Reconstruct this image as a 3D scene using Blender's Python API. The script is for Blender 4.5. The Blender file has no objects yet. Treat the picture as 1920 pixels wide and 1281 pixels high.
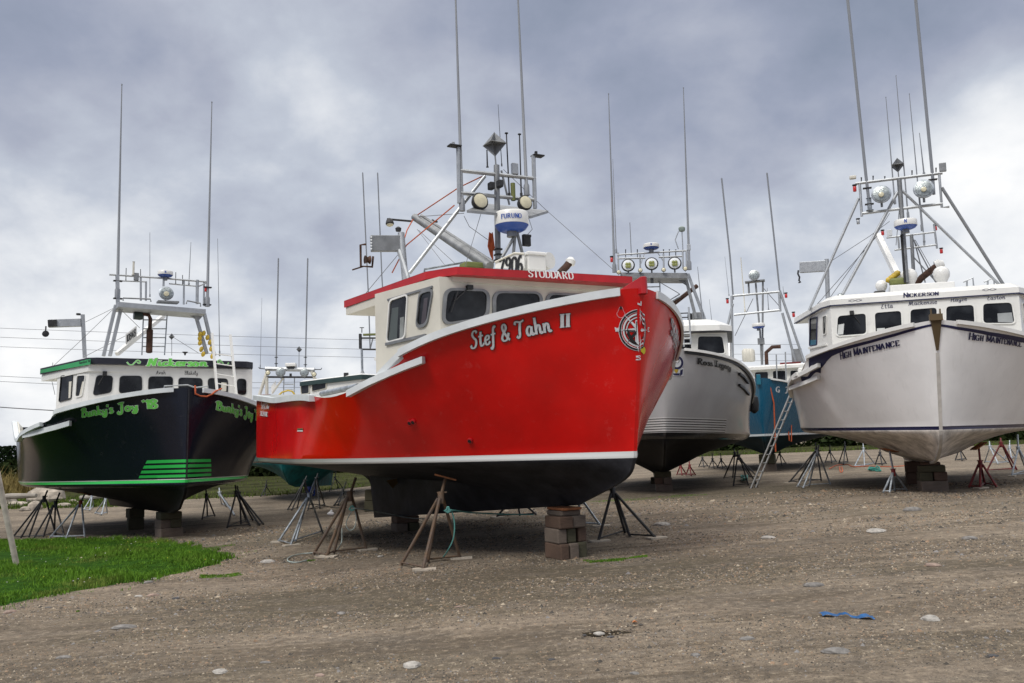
import bpy, math, random
import numpy as np
from mathutils import Matrix, Vector
random.seed(7); rng = np.random.default_rng(7)
SC = bpy.context.scene
COL = SC.collection
# ------------------------------------------------------------------ camera
FPX = 1580.0; EYE = 1.8; PITCH = math.atan(195/1580); ROLL = math.radians(2.0)
r0 = np.array([1, 0, 0.]); u0 = np.array([0, -math.sin(PITCH), math.cos(PITCH)])
FWD = np.array([0, math.cos(PITCH), math.sin(PITCH)])
RT = math.cos(ROLL)*r0 - math.sin(ROLL)*u0; UP = math.sin(ROLL)*r0 + math.cos(ROLL)*u0
CAM = np.array([0, 0, EYE])
cd = bpy.data.cameras.new('camera'); cam = bpy.data.objects.new('camera', cd); COL.objects.link(cam)
cd.sensor_width = 36; cd.lens = 36*FPX/1920; cd.clip_end = 3000; cd.clip_start = .05
cam.matrix_world = Matrix([[RT[0], UP[0], -FWD[0], 0], [RT[1], UP[1], -FWD[1], 0], [RT[2], UP[2], -FWD[2], EYE], [0, 0, 0, 1]])
SC.camera = cam
# ------------------------------------------------------------------ sky and sun
SUN_EL, SUN_AZ = math.radians(48), math.radians(215)     # azimuth clockwise from +Y
w = bpy.data.worlds.new('World'); SC.world = w; w.use_nodes = True
nt = w.node_tree; nt.nodes.clear()
def N(nt, t, **k):
    n = nt.nodes.new(t)
    for a, b in k.items():
        if a.startswith('i_'): n.inputs[a[2:].replace('_', ' ')].default_value = b
        else: setattr(n, a, b)
    return n
def math_(nt, op, a, b=None, c=None, clamp=False):
    n = nt.nodes.new('ShaderNodeMath'); n.operation = op; n.use_clamp = clamp
    for i, v in enumerate((a, b, c)):
        if v is None: continue
        if isinstance(v, (int, float)): n.inputs[i].default_value = v
        else: nt.links.new(v, n.inputs[i])
    return n.outputs[0]
def mixc(nt, f, a, b, mode='MIX'):
    n = nt.nodes.new('ShaderNodeMix'); n.data_type = 'RGBA'; n.blend_type = mode
    for s, v in (('Factor', f), ('A', a), ('B', b)):
        i = [q for q in n.inputs if q.name == s and (q.type == 'RGBA' or s == 'Factor' and q.type == 'VALUE')][0]
        if isinstance(v, (int, float)): i.default_value = v
        elif isinstance(v, (tuple, list)): i.default_value = tuple(v)+(1,)*(4-len(v))
        else: nt.links.new(v, i)
    return [q for q in n.outputs if q.type == 'RGBA'][0]
def ramp(nt, f, stops, interp='LINEAR'):
    n = nt.nodes.new('ShaderNodeValToRGB'); n.color_ramp.interpolation = interp; e = n.color_ramp.elements
    while len(e) < len(stops): e.new(0.5)
    for q, (p, c) in zip(e, stops):
        q.position = p; q.color = (c, c, c, 1) if isinstance(c, (int, float)) else tuple(c)+(1,)
    nt.links.new(f, n.inputs[0]); return n.outputs[0]
def noise(nt, vec, scale, detail=4, rough=.55, dist=0):
    n = N(nt, 'ShaderNodeTexNoise'); n.inputs['Scale'].default_value = scale; n.inputs['Detail'].default_value = detail
    n.inputs['Roughness'].default_value = rough; n.inputs['Distortion'].default_value = dist
    if vec is not None: nt.links.new(vec, n.inputs['Vector'])
    return n.outputs['Fac']
def raydir(px, py):
    d = FWD + RT*(px-960)/FPX + UP*(640.5-py)/FPX
    return d/np.linalg.norm(d)
def build_sky():
    tc = N(nt, 'ShaderNodeTexCoord').outputs['Generated']
    sep = N(nt, 'ShaderNodeSeparateXYZ'); nt.links.new(tc, sep.inputs[0])
    z = sep.outputs[2]
    zz = math_(nt, 'ADD', math_(nt, 'MAXIMUM', z, 0.0), .55)
    cx = math_(nt, 'DIVIDE', sep.outputs[0], zz); cy = math_(nt, 'DIVIDE', sep.outputs[1], zz)
    cb = N(nt, 'ShaderNodeCombineXYZ'); nt.links.new(cx, cb.inputs[0]); nt.links.new(cy, cb.inputs[1]); cb.inputs[2].default_value = 3.7
    v = cb.outputs[0]
    big = noise(nt, v, 1.7, 3, .5, .15); mid = noise(nt, v, 4.2, 8, .52, .15); fine = noise(nt, v, 11, 8, .55, .1)
    f = math_(nt, 'ADD', math_(nt, 'ADD', math_(nt, 'MULTIPLY', big, .38), math_(nt, 'MULTIPLY', mid, .46)), math_(nt, 'MULTIPLY', fine, .16))
    bumps = None                                       # thinner, brighter parts of the cloud deck
    for (px, py, wd, am) in SKY_SPOTS:
        d = raydir(px, py)
        dot = N(nt, 'ShaderNodeVectorMath', operation='DOT_PRODUCT'); nt.links.new(tc, dot.inputs[0]); dot.inputs[1].default_value = d
        k = math_(nt, 'MULTIPLY', math_(nt, 'SUBTRACT', dot.outputs['Value'], 1), 1/(wd*wd))
        g = math_(nt, 'MULTIPLY', math_(nt, 'EXPONENT', k), am)
        bumps = g if bumps is None else math_(nt, 'ADD', bumps, g)
    f = math_(nt, 'ADD', math_(nt, 'ADD', math_(nt, 'MULTIPLY', math_(nt, 'SUBTRACT', f, .5), 1.7), .49), bumps)
    col = ramp(nt, f, SKY_RAMP)
    hi = math_(nt, 'ADD', 1.0, math_(nt, 'MULTIPLY', ramp(nt, z, [(0, 0), (.50, 0), (.72, 1), (1, 1)]), ZEN-1))          # an overcast sky is brightest overhead
    col = mixc(nt, ramp(nt, z, [(0, 0), (.50, 0), (.68, .9), (1, .9)]), col, (.50, .485, .46)); col = mixc(nt, 1.0, col, hi, 'MULTIPLY')
    st = N(nt, 'ShaderNodeTexSky', sky_type='NISHITA', sun_disc=False, sun_elevation=SUN_EL, sun_rotation=SUN_AZ)
    b1 = N(nt, 'ShaderNodeBackground'); nt.links.new(st.outputs[0], b1.inputs[0]); b1.inputs[1].default_value = .05
    b2 = N(nt, 'ShaderNodeBackground'); nt.links.new(col, b2.inputs[0]); b2.inputs[1].default_value = SKY_ST
    mx = N(nt, 'ShaderNodeMixShader'); mx.inputs[0].default_value = .94
    nt.links.new(b1.outputs[0], mx.inputs[1]); nt.links.new(b2.outputs[0], mx.inputs[2])
    o = N(nt, 'ShaderNodeOutputWorld'); nt.links.new(mx.outputs[0], o.inputs[0])
SKY_ST = 1.13; ZEN = 3.6
SKY_RAMP = [(.25, (.24, .28, .37)), (.41, (.31, .345, .445)), (.53, (.395, .425, .515)), (.66, (.50, .54, .62)), (.85, (.78, .80, .83)), (1.0, (.95, .95, .95))]
SKY_SPOTS = [(640, 140, .10, .30), (1885, 335, .085, .34), (1720, 380, .09, .10), (40, 430, .12, .16), (300, 450, .18, .12), (650, 480, .2, .06), (0, 760, .12, .2), (1200, 60, .16, -.08), (300, 260, .16, -.06),
             (60, 120, .16, -.08), (1000, 640, .3, .08), (1600, 620, .2, .06), (1600, 120, .16, -.10), (500, 600, .2, .05), (900, 300, .12, .03), (1450, 480, .12, .10)]
build_sky()
ld = bpy.data.lights.new('sun', 'SUN'); ld.energy = 2.0; ld.angle = math.radians(16); ld.color = (1, .955, .89)
sun = bpy.data.objects.new('sun', ld); COL.objects.link(sun)
sd = Vector((math.sin(SUN_AZ)*math.cos(SUN_EL), math.cos(SUN_AZ)*math.cos(SUN_EL), math.sin(SUN_EL)))
sun.rotation_euler = sd.to_track_quat('Z', 'Y').to_euler(); sun.location = (0, 0, 40)
SC.view_settings.view_transform = 'Standard'; SC.view_settings.look = 'None'; SC.view_settings.exposure = 0.0; SC.view_settings.gamma = 1
SC.cycles.max_bounces = 5

# ------------------------------------------------------------------ helpers
def ray(px, py): return FWD + RT*(px-960)/FPX + UP*(640.5-py)/FPX
def gz(x, y=0): return .49*math.tanh(x/14)
def gpt(px, py, dz=0.0):
    d = ray(px, py); z = 0.
    for _ in range(30):
        t = (z+dz-EYE)/d[2]; p = CAM+d*t; z = gz(p[0])
    return p
def at(px, py, Y):
    d = ray(px, py); return CAM+d*(Y/d[1])
class MB:
    def __init__(s): s.v = []; s.f = []; s.m = []; s.mi = 0
    def add(s, vs, fs):
        o = len(s.v); s.v += [tuple(map(float, p)) for p in vs]
        for f in fs: s.f.append([o+i for i in f]); s.m.append(s.mi)
    def box(s, c, size, R=None, taper=1):
        x, y, z = [q/2 for q in size]; P = []
        for k in (-1, 1):
            t = taper if k > 0 else 1
            for a, b in ((-1, -1), (1, -1), (1, 1), (-1, 1)): P.append(np.array([a*x*t, b*y*t, k*z]))
        if R is not None: P = [np.asarray(R)@p for p in P]
        s.add([p+np.asarray(c) for p in P], [(0, 3, 2, 1), (4, 5, 6, 7), (0, 1, 5, 4), (1, 2, 6, 5), (2, 3, 7, 6), (3, 0, 4, 7)])
    def bar(s, a, b, w, h, up=(0, 0, 1)):       # rectangular bar from a to b
        a, b = np.asarray(a, float), np.asarray(b, float); d = b-a; L = np.linalg.norm(d); d /= L
        q = np.cross(up, d); n = np.linalg.norm(q)
        q = q/n if n > 1e-3 else np.array([1., 0, 0]); u = np.cross(d, q)
        s.box((a+b)/2, (L, w, h), np.array([d, q, u]).T)
    def tube(s, pts, r, n=8, cap=True):
        pts = [np.asarray(p, float) for p in pts]; K = len(pts)
        rr = r if isinstance(r, (list, tuple)) else [r]*K
        ref = np.array([0, 0, 1.]); rings = []
        pu = None
        for i, p in enumerate(pts):
            d = pts[min(i+1, K-1)]-pts[max(i-1, 0)]; d = d/(np.linalg.norm(d)+1e-12)
            if pu is None:
                a = ref if abs(d[2]) < .9 else np.array([1., 0, 0]); pu = np.cross(d, a)
            pu = pu-d*(pu@d); pu /= np.linalg.norm(pu)+1e-12; w_ = np.cross(d, pu)
            rings.append([p+rr[i]*(math.cos(t)*pu+math.sin(t)*w_) for t in [2*math.pi*j/n for j in range(n)]])
        vs = [q for g in rings for q in g]; fs = []
        for i in range(K-1):
            for j in range(n):
                fs.append((i*n+j, i*n+(j+1) % n, (i+1)*n+(j+1) % n, (i+1)*n+j))
        if cap: fs += [tuple(range(n))[::-1], tuple((K-1)*n+j for j in range(n))]
        s.add(vs, fs)
    def lathe(s, prof, c=(0, 0, 0), axis=(0, 0, 1), n=20):   # prof [(r,h)]
        ax = np.asarray(axis, float); ax /= np.linalg.norm(ax)
        a = np.array([1., 0, 0]) if abs(ax[0]) < .8 else np.array([0, 1., 0])
        p = np.cross(ax, a); p /= np.linalg.norm(p); q = np.cross(ax, p); c = np.asarray(c, float)
        vs = [c+ax*h+r*(math.cos(t)*p+math.sin(t)*q) for r, h in prof for t in [2*math.pi*j/n for j in range(n)]]
        fs = []
        for i in range(len(prof)-1):
            for j in range(n): fs.append((i*n+j, i*n+(j+1) % n, (i+1)*n+(j+1) % n, (i+1)*n+j))
        fs += [tuple(range(n))[::-1], tuple((len(prof)-1)*n+j for j in range(n))]
        s.add(vs, fs)
    def prism(s, poly, z0, z1, top=None):
        n = len(poly); top = top or poly
        g = lambda z, p: z(p) if callable(z) else z
        s.add([(p[0], p[1], g(z0, p)) for p in poly]+[(p[0], p[1], g(z1, p)) for p in top],
              [tuple(range(n))[::-1], tuple(range(n, 2*n))]+[(i, (i+1) % n, n+(i+1) % n, n+i) for i in range(n)])
    def grid(s, P, closed=False):               # P[i][j] points
        a, b = len(P), len(P[0])
        s.add([q for r_ in P for q in r_], [(i*b+j, i*b+j+1, (i+1)*b+j+1, (i+1)*b+j) for i in range(a-1) for j in range(b-1)])
    def ribbon(s, pts, outs, h, w):             # rectangular section along a path: h down, w outward
        P = []
        for p, o in zip(pts, outs):
            p = np.asarray(p, float); o = np.asarray(o, float)
            P.append([p-o*w*.5, p+o*w*.5, p+o*w*.5-np.array([0, 0, h]), p-o*w*.5-np.array([0, 0, h]), p-o*w*.5])
        s.grid(P); s.add(P[0][:4], [(0, 1, 2, 3)]); s.add(P[-1][:4], [(3, 2, 1, 0)])
    def build(s, name, mat, parent=None, smooth=False, bevel=0, **tags):
        me = bpy.data.meshes.new(name); me.from_pydata(s.v, [], s.f)
        for m_ in (mat if isinstance(mat, (list, tuple)) else [mat]): me.materials.append(m_)
        if any(s.m): me.polygons.foreach_set('material_index', s.m)
        if smooth: me.polygons.foreach_set('use_smooth', [True]*len(s.f))
        me.update()
        o = bpy.data.objects.new(name, me); COL.objects.link(o)
        if parent is not None: o.parent = parent
        if bevel:
            b = o.modifiers.new('bevel', 'BEVEL'); b.width = bevel; b.segments = 2; b.limit_method = 'ANGLE'
        if smooth:
            try:
                b = o.modifiers.new('es', 'EDGE_SPLIT'); b.split_angle = math.radians(38)
            except Exception: pass
        for k, v in tags.items(): o[k] = v
        return o
def empty(name, loc=(0, 0, 0), **tags):
    o = bpy.data.objects.new(name, None); COL.objects.link(o); o.location = loc; o.empty_display_size = .3
    for k, v in tags.items(): o[k] = v
    return o

# ------------------------------------------------------------------ materials
MATS = {}
def paint(name, c, rough=.35, metal=0, var=.12, scale=3, bump=0, coat=0, spec=.5, c2=None, bscale=60):
    if name in MATS: return MATS[name]
    m = bpy.data.materials.new(name); m.use_nodes = True; t = m.node_tree; b = t.nodes['Principled BSDF']
    tc = N(t, 'ShaderNodeTexCoord').outputs['Object']
    f = noise(t, tc, scale, 6, .6)
    f = ramp(t, f, [(.3, 0), (.7, 1)])
    lo = c2 or tuple(q*(1-var*2) for q in c); 
    col = mixc(t, f, lo, tuple(min(1, q*(1+var*.5)) for q in c))
    t.links.new(col, b.inputs['Base Color'])
    b.inputs['Metallic'].default_value = metal
    rr = math_(t, 'ADD', math_(t, 'MULTIPLY', noise(t, tc, scale*4, 4), .25), rough-.12); t.links.new(rr, b.inputs['Roughness'])
    b.inputs['Specular IOR Level'].default_value = spec; b.inputs['Coat Weight'].default_value = coat; b.inputs['Coat Roughness'].default_value = .08
    if bump:
        bp = N(t, 'ShaderNodeBump'); bp.inputs['Strength'].default_value = bump; bp.inputs['Distance'].default_value = .02
        t.links.new(noise(t, tc, bscale, 5), bp.inputs['Height']); t.links.new(bp.outputs[0], b.inputs['Normal'])
    MATS[name] = m; return m
ALU = paint('aluminium', (.42, .44, .46), .45, .7, .10, 5, .1)
WHIP = paint('fibreglass_whip', (.20, .215, .24), .5, 0, .03)
ALUD = paint('weathered_aluminium', (.26, .27, .28), .5, .6, .16, 5, .15)
GALV = paint('galvanised_steel', (.42, .46, .50), .45, .6, .3, 9, .2)
RUST = paint('rusty_steel', (.12, .07, .035), .75, .2, .4, 9, .4, c2=(.10, .08, .07))
DARK = paint('dark_steel', (.035, .036, .04), .6, .3, .4, 7, .2)
REDST = paint('red_painted_steel', (.22, .02, .02), .55, .1, .4, 7, .2)
BROWN = paint('rusted_exhaust', (.09, .045, .03), .8, .3, .35, 8, .4)
WHITE = paint('white_gelcoat', (.72, .72, .70), .3, 0, .06, 1.3, 0, .2)
CREAM = paint('weathered_white_paint', (.62, .60, .53), .42, 0, .10, 1.1, .05, 0)
RAIL = paint('pale_rail_paint', (.64, .68, .70), .38, 0, .09, 2.2, .05)
BLACK = paint('black_rubber', (.015, .015, .017), .6, 0, .3, 4, .2)
NAVY = paint('navy_paint', (.012, .015, .06), .35, 0, .1, 2)
BLUE = paint('radar_blue', (.02, .08, .38), .35, 0, .1, 2)
REDP = paint('red_roof_paint', (.46, .012, .018), .4, 0, .18, 1.6, .05)
REDLAMP = paint('red_lamp_plastic', (.55, .03, .03), .3)
BLKP = paint('black_roof_paint', (.012, .013, .022), .35, 0, .2, 2)
GREENP = paint('green_trim_paint', (.03, .30, .10), .4, 0, .12, 2)
LIME = paint('lime_vinyl', (.16, .62, .10), .45, 0, .1, 2)
PALEG = paint('pale_vinyl', (.62, .72, .62), .45, 0, .05, 2)
SILV = paint('silver_vinyl', (.66, .69, .72), .4, 0, .08, 2)
WHV = paint('white_vinyl', (.78, .78, .78), .4, 0, .05, 2)
BLKV = paint('black_vinyl', (.012, .012, .014), .4, 0, .1, 2)
NAVV = paint('navy_vinyl', (.012, .014, .07), .4, 0, .1, 2)
ORAN = paint('orange_rope', (.50, .10, .03), .8, 0, .2, 12, .3)
TEALR = paint('teal_rope', (.10, .30, .27), .85, 0, .2, 12, .3)
YEL = paint('yellow_float', (.55, .38, .03), .5, 0, .25, 7)
OLIVE = paint('olive_canister', (.16, .18, .05), .6, 0, .2, 5)
BARREL = paint('blue_plastic', (.01, .05, .38), .4, 0, .12, 3)
PLY = paint('plywood_pad', (.34, .13, .05), .8, 0, .25, 9, .3)
PLANK = paint('grey_plank', (.50, .44, .36), .85, 0, .25, 8, .3)
LENS = paint('lamp_lens', (.62, .58, .42), .2, 0, .1, 8)
LENSG = paint('lamp_reflector', (.40, .44, .44), .25, .6, .3, 14, .3)
WIRE = paint('steel_wire', (.12, .12, .13), .6, .3)
def wood(name, c, s=1):
    m = bpy.data.materials.new(name); m.use_nodes = True; t = m.node_tree; b = t.nodes['Principled BSDF']
    tc = N(t, 'ShaderNodeTexCoord').outputs['Object']
    mp = N(t, 'ShaderNodeMapping'); t.links.new(tc, mp.inputs[0]); mp.inputs['Scale'].default_value = (2, 14, 14)
    f = noise(t, mp.outputs[0], 3*s, 6, .6, 1.2); g = noise(t, tc, 1.5, 5)
    col = mixc(t, f, tuple(q*.45 for q in c), tuple(q*1.25 for q in c)); col = mixc(t, ramp(t, g, [(.4, 0), (.7, .6)]), col, tuple(q*.35 for q in c))
    t.links.new(col, b.inputs['Base Color']); b.inputs['Roughness'].default_value = .85
    bp = N(t, 'ShaderNodeBump'); bp.inputs['Strength'].default_value = .6; bp.inputs['Distance'].default_value = .02; t.links.new(f, bp.inputs['Height']); t.links.new(bp.outputs[0], b.inputs['Normal'])
    return m
WOODS = [wood('old_timber_brown', (.13, .08, .055)), wood('old_timber_grey', (.19, .15, .12)), wood('old_timber_green', (.085, .08, .045))]
DRIFT = wood('driftwood', (.34, .31, .27))
def glass():
    m = bpy.data.materials.new('dark_window_glass'); m.use_nodes = True; t = m.node_tree; b = t.nodes['Principled BSDF']
    tc = N(t, 'ShaderNodeTexCoord').outputs['Object']
    f = ramp(t, noise(t, tc, 2.2, 3, .5), [(.42, 0), (.6, 1)])
    t.links.new(mixc(t, f, (.006, .0065, .008), (.022, .024, .028)), b.inputs['Base Color'])
    b.inputs['Roughness'].default_value = .05; b.inputs['Specular IOR Level'].default_value = .28
    return m
GLASS = glass()
PAPER = None
def hullmat(name, top, bottom, stripe, zlo, zhi, rough=.22, coat=.5, bands=(), dirt=.1, var=.08, tilt=0, spec=.5, scuff=.03):
    # paint scheme by height in the boat's own coordinates; bands: (zlo, zhi, xmin, slant, colour)
    m = bpy.data.materials.new(name); m.use_nodes = True; t = m.node_tree; b = t.nodes['Principled BSDF']
    tc = N(t, 'ShaderNodeTexCoord').outputs['Object']; s = N(t, 'ShaderNodeSeparateXYZ'); t.links.new(tc, s.inputs[0])
    x, z = s.outputs[0], s.outputs[2]
    n1 = noise(t, tc, .9, 5, .55); 
    mp = N(t, 'ShaderNodeMapping'); t.links.new(tc, mp.inputs[0]); mp.inputs['Scale'].default_value = (3, 3, .5)
    st = noise(t, mp.outputs[0], 2.5, 6, .6)
    tcol = mixc(t, ramp(t, n1, [(.35, 0), (.65, 1)]), tuple(q*(1-var) for q in top), tuple(q*(1+var*.6) for q in top))
    tcol = mixc(t, ramp(t, noise(t, tc, 5, 8, .75), [(.58, 0), (.74, scuff)]), tcol, (.55, .50, .48))
    tcol = mixc(t, ramp(t, st, [(.55, 0), (.8, dirt)]), tcol, (.10, .085, .07))
    bcol = mixc(t, ramp(t, noise(t, tc, 2.2, 7, .7), [(.35, 0), (.7, 1)]), tuple(q*.6 for q in bottom), tuple(q*1.7 for q in bottom))
    bcol = mixc(t, ramp(t, st, [(.5, 0), (.8, dirt*1.6)]), bcol, (.13, .115, .095))
    zz = math_(t, 'ADD', z, math_(t, 'MULTIPLY', x, tilt))
    col = mixc(t, math_(t, 'GREATER_THAN', zz, zlo), bcol, stripe)
    col = mixc(t, math_(t, 'GREATER_THAN', zz, zhi), col, tcol)
    for (a, c, xm, sl, cc) in bands:
        k = math_(t, 'MULTIPLY', math_(t, 'GREATER_THAN', zz, a), math_(t, 'LESS_THAN', zz, c))
        k = math_(t, 'MULTIPLY', k, math_(t, 'GREATER_THAN', x, math_(t, 'ADD', math_(t, 'MULTIPLY', math_(t, 'SUBTRACT', zz, zhi), sl), xm)))
        col = mixc(t, k, col, cc)
    t.links.new(col, b.inputs['Base Color'])
    rr = math_(t, 'ADD', math_(t, 'MULTIPLY', st, .12), math_(t, 'ADD', rough-.14, math_(t, 'MULTIPLY', math_(t, 'LESS_THAN', zz, zlo), .3)))
    t.links.new(rr, b.inputs['Roughness']); t.links.new(math_(t, 'MULTIPLY', math_(t, 'GREATER_THAN', zz, zlo), coat), b.inputs['Coat Weight']); b.inputs['Coat Roughness'].default_value = .12; t.links.new(math_(t, 'ADD', .12, math_(t, 'MULTIPLY', math_(t, 'GREATER_THAN', zz, zlo), spec-.12)), b.inputs['Specular IOR Level'])
    bp = N(t, 'ShaderNodeBump'); bp.inputs['Strength'].default_value = .12; bp.inputs['Distance'].default_value = .04
    t.links.new(noise(t, tc, 1.3, 3), bp.inputs['Height']); t.links.new(bp.outputs[0], b.inputs['Normal'])
    return m
# ------------------------------------------------------------------ lettering (drawn as brush strokes)
SCR = {
'S': "62,85 50,98 30,96 20,80 34,60 52,44 54,20 38,2 16,4 6,20", 't': "30,86 25,30 31,4 46,6 56,16;8,60 50,62", 'e': "10,28 38,34 42,48 28,54 14,44 10,22 20,4 36,4 50,18",
'f': "50,90 42,99 32,86 27,40 22,-14 12,-30 4,-18;8,54 48,56", 'T': "4,80 14,96 50,90 78,98;48,90 38,46 34,12 22,0 10,12", 'a': "44,46 26,54 10,38 8,16 20,2 34,12 44,38;46,52 43,16 50,2 62,12",
'h': "14,99 13,50 10,0;12,30 28,52 42,44 41,14 48,2 60,10", 'n': "4,48 12,50 12,28 9,0;11,28 28,52 42,44 41,14 48,2 60,10", '&': "64,42 48,8 24,0 8,16 20,42 42,66 44,84 30,96 16,84 22,58 48,22 68,0",
'B': "20,90 18,50 12,0;2,80 28,99 54,88 48,62 20,52;20,54 54,50 60,22 40,2 10,4", 'u': "4,48 10,46 10,16 22,0 36,10 44,48;45,50 43,14 50,2 60,10", 'k': "14,99 13,50 10,0;42,50 14,26;14,26 32,14 44,0 56,8",
'y': "4,48 12,22 26,12 40,28;44,50 40,0 28,-30 10,-26 14,-10 52,10", "'": "12,98 6,74", 's': "42,46 24,54 14,42 34,26 36,10 20,0 4,10", 'J': "16,88 44,98 70,96;50,96 46,40 38,-10 18,-26 4,-10 16,4",
'o': "26,53 8,38 10,10 26,0 42,14 42,38 26,53 44,42 58,44", '1': "6,78 28,98;28,98 26,50 24,0", '8': "30,98 10,80 24,56 46,32 38,4 14,6 8,28 30,52 48,78 30,98", '`': "4,98 14,78",
'N': "2,8 12,0 18,40 24,94;24,94 40,46 56,2;56,2 60,50 66,92 80,98", 'i': "4,46 11,48 10,14 18,2 30,10;13,72 13,68", 'c': "42,42 28,54 10,38 10,12 26,0 46,12", 'r': "4,46 12,50 11,0;12,30 24,50 38,48",
'A': "2,8 12,0 30,48 50,98;50,98 52,50 56,4 68,8;16,36 58,40", 'v': "2,48 12,46 22,4;22,4 34,30 40,52 52,46", 'l': "6,20 26,66 24,97 14,90 12,50 16,6 26,0 38,10", 'E': "54,86 38,98 20,84 26,62 40,56;40,56 14,46 8,20 26,0 54,12",
'M': "2,6 12,2 22,50 30,96;30,96 38,40 44,4;44,4 58,50 74,96;74,96 74,40 78,4 88,2 98,12", 'z': "6,46 40,49;40,49 8,4;8,4 30,6 46,2", 'H': "10,88 22,96 17,40 10,0;68,98 58,50 56,8 64,0 76,10;14,46 60,50",
'R': "20,92 16,50 10,0;4,82 30,98 56,86 48,60 20,50;30,52 46,20 58,0 72,8", 'L': "50,86 38,98 26,84 26,40 16,6 4,6 16,16 34,2 60,4 70,14", 'g': "44,46 26,54 10,38 10,16 22,6 36,16 44,42;46,52 43,0 30,-30 10,-26 14,-10 54,10",
'G': "58,80 44,98 20,86 8,46 20,6 44,4 56,36;34,38 62,40;58,38 54,0 40,-10", 'F': "8,82 24,96 60,90 76,98;40,94 34,40 26,6 14,0 6,8;18,50 56,52", 'b': "14,98 12,50 14,8 28,0 42,16 40,42 26,50 14,36"}
SER = {
'S': "58,78 50,97 22,97 14,76 34,56 56,42 60,18 44,2 20,3 10,24", 'T': "40,0 40,100|;5,97 75,97;5,98 5,80;75,98 75,80", 'O': "40,100 14,84 8,50 14,16 40,0 66,16 72,50 66,84 40,100", 'D': "16,0 16,100|;10,98 46,98;46,98 68,76 68,24 46,2;46,2 10,2",
'A': "6,2 38,100;38,100 70,2;18,35 58,35;0,2 14,2;60,2 80,2", 'R': "16,0 16,100|;10,98 44,98 58,86 58,64 44,52 16,52;36,52 66,2;60,2 76,2", 'N': "16,0 16,100|;16,98 66,2;66,2 66,100|", 'I': "18,0 18,100|",
'C': "66,74 54,97 30,97 12,74 10,50 12,26 30,3 54,3 68,28", 'K': "16,0 16,100|;62,100 16,44;30,60 68,2;60,2 76,2", 'E': "16,0 16,100|;10,98 58,98;58,98 58,80;16,52 46,52;10,2 60,2;60,2 62,22", 'H': "16,0 16,100|;64,0 64,100|;16,50 64,50",
'G': "64,76 54,97 30,97 12,74 10,50 12,26 30,3 52,3 64,16;64,16 64,44|;46,44 72,44", 'M': "14,0 14,100|;14,98 46,10;46,10 78,98;78,0 78,100|", 'W': "4,98 24,2;24,2 44,90;44,90 64,2;64,2 84,98;-4,98 14,98;74,98 94,98",
'F': "16,0 16,100|;10,98 58,98;58,98 58,80;16,52 46,52", 'U': "14,100 14,30 24,4 44,2 60,14 64,40 64,100;4,98 24,98;54,98 74,98", 'B': "16,0 16,100|;10,98 44,98 56,84 54,64 42,53 16,53;42,53 62,38 60,14 44,2 10,2", 'L': "16,0 16,100|;10,2 60,2;60,2 60,24",
'7': "8,82 8,98;8,98 56,98;56,98 34,50 26,0", '9': "54,66 40,50 18,54 10,74 20,96 44,98 56,76 52,34 38,6 14,2", '0': "34,99 12,80 12,20 34,1 56,20 56,80 34,99", '6': "52,92 30,96 14,70 12,26 26,4 46,6 56,28 44,50 22,48 12,30",
'8': "34,98 14,88 14,66 34,54 56,40 56,12 34,1 12,12 12,40 34,54 54,68 54,88 34,98", '4': "44,0 44,98|;44,98 8,30;8,30 62,30", '1': "30,0 30,99|", '5': "54,98 16,98;16,98 14,54;14,54 40,60 56,36 44,6 12,4"}
def smooth(p, k=6):
    if len(p) < 3: return [tuple(a+(b-a)*t/3 for a, b in zip(p[0], p[1])) for t in range(4)]
    q = [p[0]]+p+[p[-1]]; out = []
    for i in range(1, len(q)-2):
        for s_ in range(k):
            t = s_/k
            out.append(tuple(.5*(2*b+(c-a)*t+(2*a-5*b+4*c-d)*t*t+(3*b-a-3*c+d)*t**3) for a, b, c, d in zip(q[i-1], q[i], q[i+1], q[i+2])))
    return out+[p[-1]]
def text_strokes(txt, font, smallcaps=.78, slant=0.0, gap=.10):
    x = 0; out = []
    if font == 'capsfull': font = 'caps'; smallcaps = 1
    fd = SCR if font == 'script' else SER
    newword = True
    for ch in txt:
        if ch == ' ': x += .42; newword = True; continue
        sc = 1.0
        g = ch
        if font == 'caps': sc = 1.0 if (newword or ch.isdigit()) else smallcaps; g = ch.upper()
        d = fd.get(g)
        if d is None: continue
        if font == 'script' and ch.islower() and ch in 'aceinorsuvz': g = ch
        mxx = 0
        for st in d.split(';'):
            serif = st.endswith('|'); st = st.rstrip('|')
            p = [tuple(float(q)/100*sc for q in a.split(',')) for a in st.split()]
            mxx = max(mxx, max(a[0] for a in p))
            out.append([(x+a+slant*b, b) for a, b in smooth(p)])
            if serif:
                for e in (p[0], p[-1]):
                    yy = .015 if e[1] < .3*sc else e[1]-.015
                    out.append([(x+e[0]-.11*sc+slant*yy, yy), (x+e[0]+.11*sc+slant*yy, yy)])
        x += mxx+(gap if font == 'caps' else .02 if ch.islower() else .06); newword = False
    return out, x
def stroke_quads(strokes, thick, thin, grow=0):
    Q = []
    for s_ in strokes:
        L = []
        for i, p in enumerate(s_):
            a = s_[max(i-1, 0)]; b = s_[min(i+1, len(s_)-1)]; dx, dy = b[0]-a[0], b[1]-a[1]; n = math.hypot(dx, dy)+1e-9
            w_ = (thin+(thick-thin)*abs(dy/n)**1.4)/2+grow
            e = grow if i in (0, len(s_)-1) else 0; sg = -1 if i == 0 else 1
            cx, cy = p[0]+sg*e*dx/n, p[1]+sg*e*dy/n
            L.append(((cx-dy/n*w_, cy+dx/n*w_), (cx+dy/n*w_, cy-dx/n*w_)))
        for a, b in zip(L[:-1], L[1:]): Q.append((a[0], a[1], b[1], b[0]))
    return Q
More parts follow.
